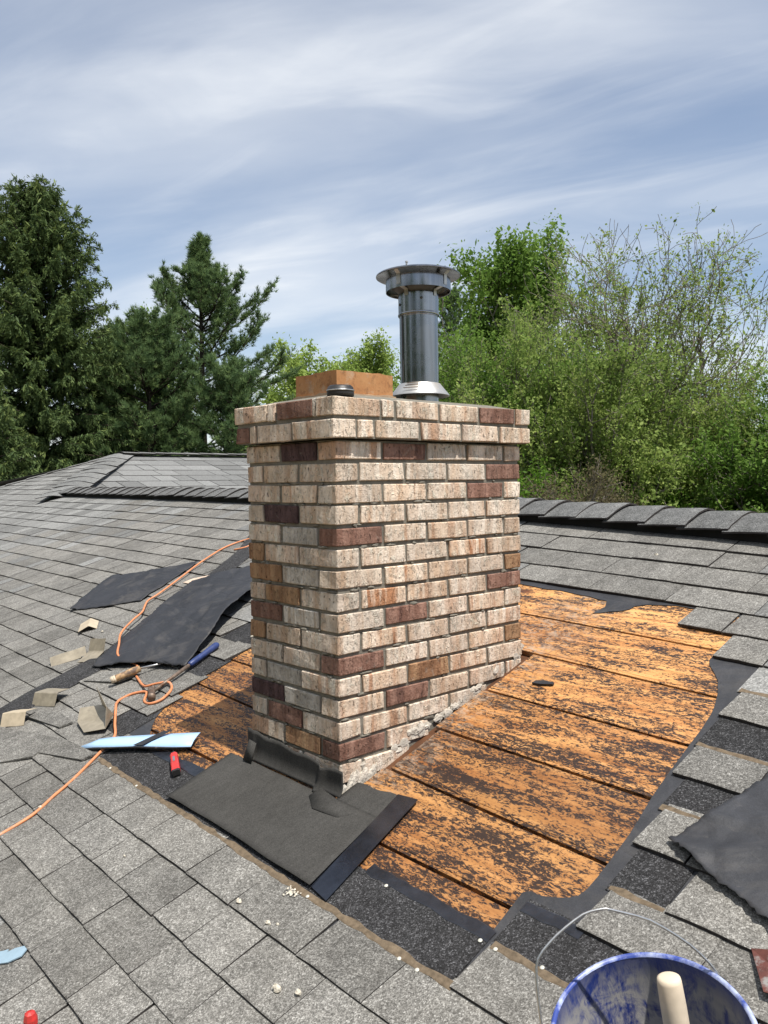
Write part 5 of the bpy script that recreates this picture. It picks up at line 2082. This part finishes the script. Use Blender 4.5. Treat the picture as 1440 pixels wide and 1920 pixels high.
def spruce(name, label, base, H, Rmax, seed, group=None, dens=1.0, profile=None):
    """hanging branchlets on drooping whorled boughs"""
    g = np.random.default_rng(seed)
    root = empty(name, base)
    tag(root, label, 'tree', group)
    V, Fq = frusta([(0, 0, z, 0, 0, z + H / 10, 0.22 * (1 - z / H) + 0.02, 0.22 * (1 - (z + H / 10) / H) + 0.015) for z in np.arange(0, H - 0.01, H / 10)], 8)
    fast_mesh('trunk', V, Fq, MAT['bark_dark'], root, True)
    segs, C, D, tone = [], [], [], []
    z = 0.6
    while z < H - 0.15:
        t = z / H
        Rz = Rmax * (profile(t) if profile else (1 - t) ** 0.62 * (0.75 + 0.25 * min(1, t * 5)))
        nb = int(round((8 if t < 0.85 else 5) * dens))
        a0 = g.uniform(0, 6.28)
        for b in range(nb):
            a = a0 + b * 2 * math.pi / nb + g.normal() * 0.25
            L = max(0.15, Rz * g.uniform(0.80, 1.10))
            el0 = 0.35 + 0.65 * t ** 2 + g.normal() * 0.08
            p = np.array([0, 0, z + g.normal() * 0.08])
            n = max(4, int(L / 0.22))
            for i in range(n):
                s = (i + 1) / n
                el = el0 - (1.15 - 0.7 * t) * s + 0.75 * max(0, s - 0.6)
                d = np.array([math.cos(a) * math.cos(el), math.sin(a) * math.cos(el), math.sin(el)])
                q = p + d * (L / n)
                segs.append((*p, *q, 0.030 * (1 - s) + 0.006, 0.030 * (1 - s) + 0.004))
                if s > 0.22:
                    side = np.array([-math.sin(a), math.cos(a), 0])
                    for k_ in range(int(round(5 * dens))):
                        sg = g.choice((-1, 1))
                        ll = g.uniform(0.12, 0.34) * (0.6 + 0.6 * math.sin(math.pi * min(1, s * 0.9)))
                        dd = unit(d * g.uniform(0.2, 0.9) + side * sg * g.uniform(0.2, 1.0) + np.array([0, 0, g.uniform(-1.3, 0.1)]))
                        m = max(2, int(ll / 0.05))
                        st = p + (q - p) * g.random()
                        for j in range(m):
                            dd = unit(dd + np.array([0, 0, -0.16]))
                            st = st + dd * (ll / m)
                            for w in range(2):
                                C.append(st + g.normal(size=3) * 0.014)
                                D.append(dd + g.normal(size=3) * 0.45)
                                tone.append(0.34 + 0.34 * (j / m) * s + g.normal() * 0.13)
                p = q
            for w in range(5):
                C.append(p + g.normal(size=3) * 0.03)
                D.append(d + g.normal(size=3) * 0.4 + np.array([0, 0, 0.5]))
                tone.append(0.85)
        z += g.uniform(0.16, 0.24) * (1.0 if t < 0.8 else 0.8)
    for w in range(60):
        zz_ = H - 0.6 + 0.75 * g.random()
        C.append(np.array([g.normal() * 0.05, g.normal() * 0.05, zz_]))
        D.append(np.array([g.normal() * 0.6, g.normal() * 0.6, 1]))
        tone.append(0.7)
    V, Fq = frusta(segs, 3)
    fast_mesh('branches', V, Fq, MAT['bark_dark'], root, True)
    C, D = np.array(C), unit(np.array(D))
    C = np.repeat(C, 2, 0) + g.normal(size=(len(C) * 2, 3)) * 0.018
    D = np.repeat(D, 2, 0)
    tone = np.repeat(tone, 2)
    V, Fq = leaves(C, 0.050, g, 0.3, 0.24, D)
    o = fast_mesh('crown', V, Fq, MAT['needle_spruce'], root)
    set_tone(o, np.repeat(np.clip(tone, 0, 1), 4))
    return root


def pine(name, label, base, H, Rmax, seed, profile, group=None, gap=0.55, dens=1.0):
    """white pine: spaced whorls of level boughs carrying upright needle tufts"""
    g = np.random.default_rng(seed)
    root = empty(name, base)
    tag(root, label, 'tree', group)
    V, Fq = frusta([(0, 0, z, 0, 0, z + H / 12, 0.17 * (1 - z / H) + 0.015, 0.17 * (1 - (z + H / 12) / H) + 0.012) for z in np.arange(0, H - 0.01, H / 12)], 7)
    fast_mesh('trunk', V, Fq, MAT['bark_dark'], root, True)
    segs, tuft, tdir = [], [], []
    z = 1.0
    while z < H - 0.25:
        t = z / H
        Rz = Rmax * profile(t)
        nb = g.integers(5, 8)
        a0 = g.uniform(0, 6.28)
        for b in range(nb):
            a = a0 + b * 2 * math.pi / nb + g.normal() * 0.22
            L = max(0.25, Rz * g.uniform(0.68, 1.06))
            el0 = 0.10 + 0.75 * t ** 2.5 + g.normal() * 0.10
            p = np.array([0, 0, z + g.normal() * 0.06])
            n = max(3, int(L / 0.30))
            for i in range(n):
                s = (i + 1) / n
                el = el0 - 0.12 * s + 0.55 * s * s
                aa = a + g.normal() * 0.06
                d = np.array([math.cos(aa) * math.cos(el), math.sin(aa) * math.cos(el), math.sin(el)])
                q = p + d * (L / n)
                segs.append((*p, *q, 0.032 * (1 - s) + 0.007, 0.032 * (1 - s) + 0.005))
                if s > 0.3:
                    side = np.array([-math.sin(a), math.cos(a), 0])
                    for k_ in range(int(round(4 * dens))):
                        sg = g.choice((-1, 1))
                        ll = g.uniform(0.2, 0.6) * (1.15 - 0.6 * s) * min(1.3, 0.5 + L / 3)
                        dd = unit(d * g.uniform(0.5, 1.0) + side * sg * g.uniform(0.4, 1.0) + np.array([0, 0, g.uniform(0.0, 0.45)]))
                        st = p + (q - p) * g.random()
                        e = st + dd * ll
                        segs.append((*st, *e, 0.008, 0.004))
                        for w in (0.35, 0.6, 0.8, 1.0):
                            tuft.append(st + dd * ll * w + g.normal(size=3) * 0.03)
                            tdir.append(dd + np.array([0, 0, 0.45]))
                p = q
            for w in range(3):
                tuft.append(p + g.normal(size=3) * 0.05)
                tdir.append(d + np.array([0, 0, 0.6]))
        z += g.uniform(0.8, 1.2) * gap * (1.0 if t < 0.75 else 0.7)
    for w in range(14):
        tuft.append(np.array([g.normal() * 0.05, g.normal() * 0.05, H - 0.9 * g.random()]))
        tdir.append(np.array([g.normal() * 0.4, g.normal() * 0.4, 1]))
    V, Fq = frusta(segs, 3)
    fast_mesh('branches', V, Fq, MAT['bark_dark'], root, True)
    T, D = np.array(tuft), unit(np.array(tdir))
    k_ = 15
    n = len(T)
    d = unit(np.repeat(D, k_, 0) + g.normal(size=(n * k_, 3)) * 0.55)
    ln = g.uniform(0.09, 0.17, (n * k_, 1))
    c = np.repeat(T, k_, 0)
    b = unit(np.cross(d, g.normal(size=(n * k_, 3)))) * 0.0085
    V = np.stack([c - b, c + b, c + d * ln], 1).reshape(-1, 3)
    o = fast_mesh('crown', V, np.arange(n * k_ * 3).reshape(-1, 3), MAT['needle_pine'], root)
    tt = np.clip(np.repeat(g.normal(0.5, 0.18, n), k_) + g.normal(0, 0.1, n * k_), 0, 1)
    set_tone(o, np.repeat(tt, 3))
    return root


GT = 'trees around the house'
spruce('spruce_tree', 'tall dark spruce with hanging boughs at the left edge', (-17.87, 5.23, GROUND), 11.05, 3.3, 11, GT, 1.3,
       profile=lambda t: (1 - t) ** 0.46)
spruce('spruce_tree', 'shorter spruce standing between the tall spruce and the pine', (-20.08, 7.84, GROUND), 8.6, 2.3, 12, GT)
spruce('spruce_tree', 'low spruce in the shade at the left roof edge', (-15.38, 3.11, GROUND), 6.4, 2.4, 13, GT)
pine('pine_tree', 'white pine with a thin leading top beside the spruces', (-18.98, 10.09, GROUND), 11.25, 3.3, 21,
     lambda t: 0.95 if t < 0.64 else (0.95 - (t - 0.64) * 3.0 if t < 0.79 else max(0.07, 0.46 - (t - 0.79) * 3.2)), GT, 0.46, 1.8)
pine('pine_tree', 'lower bushy pine filling the gap left of the chimney', (-16.94, 7.49, GROUND), 8.0, 2.9, 22, lambda t: (1 - t) ** 0.4, GT, 0.40, 1.7)
pine('pine_tree', 'small soft pine right behind the grey hip roof', (-15.2, 8.63, GROUND), 6.9, 2.4, 23, lambda t: (1 - t) ** 0.4, GT, 0.38, 1.6)
pine('pine_tree', 'dark pine half hidden behind the flue pipe', (-28.48, 30.17, GROUND), 14.2, 3.6, 24, lambda t: (1 - t) ** 0.5, GT, 0.6, 1.2)
decid('maple_tree', 'pale green far tree seen between pine and chimney', (-34.58, 26.32, GROUND), 12.0, 6.5, 31, 'leaf_pale', 0.085, 9, 0.22, group=GT,
      limbs=18, levels=3, spread=0.75, up=0.5, first=0.1, kids=(3, 5), ratio=0.45, stems=4, min_r=0.012)
decid('maple_tree', 'pale green tree with upright tips behind the low pine', (-33.88, 16.12, GROUND), 12.2, 5.0, 32, 'leaf_fresh', 0.085, 5, 0.13, group=GT,
      limbs=14, levels=3, spread=0.7, up=0.6, first=0.1, ratio=0.6, stems=2, min_r=0.012)
decid('maple_tree', 'pale green far tree next to the flue pipe', (-34.51, 29.59, GROUND), 12.4, 5.2, 33, 'leaf_pale', 0.085, 9, 0.22, group=GT,
      limbs=18, levels=3, spread=0.7, up=0.5, first=0.1, ratio=0.45, stems=4, min_r=0.012)
decid('broadleaf_tree', 'dense fresh green tree rising right of the flue pipe', (-20.61, 26.45, GROUND), 15.0, 8.4, 41, 'leaf_fresh', 0.085, 22, 0.24, group=GT,
      limbs=20, levels=3, spread=1.0, up=0.12, first=0.25, kids=(3, 4), ratio=0.55, trunk_r=0.24, min_r=0.012)
thinf = lambda z: 0.95 - 0.75 * z
decid('bare_tree', 'tall sparse tree with bare twigs at its top', (-13.99, 23.82, GROUND), 13.4, 9.5, 51, 'leaf_spring', 0.046, 8, 0.10, group=GT,
      limbs=10, levels=4, spread=1.05, up=0.12, first=0.2, kids=(3, 3), ratio=0.66, stems=2, trunk_r=0.34, min_r=0.009, bark='bark', fall=thinf)
decid('bare_tree', 'wide sparse tree with leaning bare limbs near the right edge', (-11.42, 25.27, GROUND), 13.0, 10.5, 52, 'leaf_spring', 0.046, 8, 0.10, group=GT,
      limbs=9, levels=4, spread=1.1, up=0.10, first=0.18, kids=(3, 3), ratio=0.66, stems=3, trunk_r=0.36, min_r=0.009, bark='bark', fall=thinf)
for q, (tx, ty, H, w, lb) in enumerate([
        (-15.52, 17.64, 9.6, 6.4, 'fresh green leafing tree right behind the flue pipe'),
        (-13.02, 18.42, 9.8, 6.8, 'yellow green leafing tree behind the right chimney edge'),
        (-11.13, 19.71, 8.2, 6.6, 'yellow green leafing tree above the right ridge'),
        (-9.63, 21.69, 7.7, 6.6, 'yellow green leafing tree above the right end of the ridge'),
        (-7.28, 21.65, 8.6, 6.2, 'fresh green leafing tree cut by the right edge')]):
    decid('young_tree', lb, (tx, ty, GROUND), H, w, 60 + q, ('leaf_fresh', 'leaf_spring', 'leaf_spring', 'leaf_spring', 'leaf_fresh')[q], 0.046, 13, 0.10, group=GT, limbs=12, levels=3, spread=1.05, up=0.15, first=0.15,
          kids=(3, 5), ratio=0.62, stems=3, trunk_r=0.2, min_r=0.008)
decid('bush', 'brownish twiggy bush just behind the right ridge', (-9.56, 14.75, GROUND), 4.7, 3.6, 71, 'leaf_brown', 0.026, 12, 0.13, cat='bush', group='bushes behind the ridge',
      limbs=12, levels=3, spread=0.8, up=0.2, first=0.05, kids=(4, 6), ratio=0.62, stems=5, min_r=0.006)
for q, (tx, ty, H, w, lb) in enumerate([(-10.0, 19.22, 4.0, 3.6, 'bright green bush behind the ridge next to the brown bush'),
                                        (-9.67, 22.78, 4.0, 3.8, 'bright green bush behind the ridge near the right edge'),
                                        (-11.44, 14.57, 4.6, 3.0, 'green bush hidden beside the chimney and ridge')]):
    decid('bush', lb, (tx, ty, GROUND), H, w, 80 + q, 'leaf_grass', 0.042, 11, 0.15, cat='bush', group='bushes behind the ridge',
          limbs=12, levels=3, spread=0.9, up=0.2, first=0.05, kids=(4, 6), ratio=0.62, stems=4, min_r=0.006)
# woods: far off beyond the garden, and an unseen near belt added to block sky light from the chimney
g = np.random.default_rng(5)
n = 16000
ang = g.uniform(-0.75, 0.75, n)
base_a = math.atan2(cF.y, cF.x)
dist = g.uniform(85, 115, n)
hmax = 5.0 + 1.6 * np.sin(ang * 23) + 1.1 * np.sin(ang * 57 + 1) + 0.6 * np.sin(ang * 131)
c = np.stack([CAM.x + dist * np.cos(base_a + ang), CAM.y + dist * np.sin(base_a + ang), GROUND + hmax * g.uniform(0, 1, n) ** 0.7], -1)
V, Fq = leaves(c, 0.55, g, 0.4, 0.7)
n2 = 26000
ang2 = g.uniform(math.pi * 1.02, math.pi * 1.98, n2)
dist2 = g.uniform(15, 20, n2)
hm2 = 9.6 + 1.8 * np.sin(ang2 * 9) + 1.2 * np.sin(ang2 * 21 + 1)
c2_ = np.stack([-1.0 + dist2 * np.cos(ang2) * 1.25, dist2 * np.sin(ang2), GROUND + hm2 * g.uniform(0, 1, n2) ** 0.75], -1)
V2, F2 = leaves(c2_, 0.34, g, 0.4, 0.7)
o = fast_mesh('treeline_and_sky_blocker', np.concatenate([V, V2]), np.concatenate([Fq, F2 + len(V)]), MAT['leaf_fresh'])
set_tone(o, np.repeat(np.concatenate([np.clip(g.normal(0.45, 0.25, n), 0, 1), np.clip(g.normal(0.2, 0.2, n2), 0, 1)]), 4))
tag(o, 'far green wood along the horizon, plus an unseen near belt added to shade the chimney', 'wood', None, 'stuff')
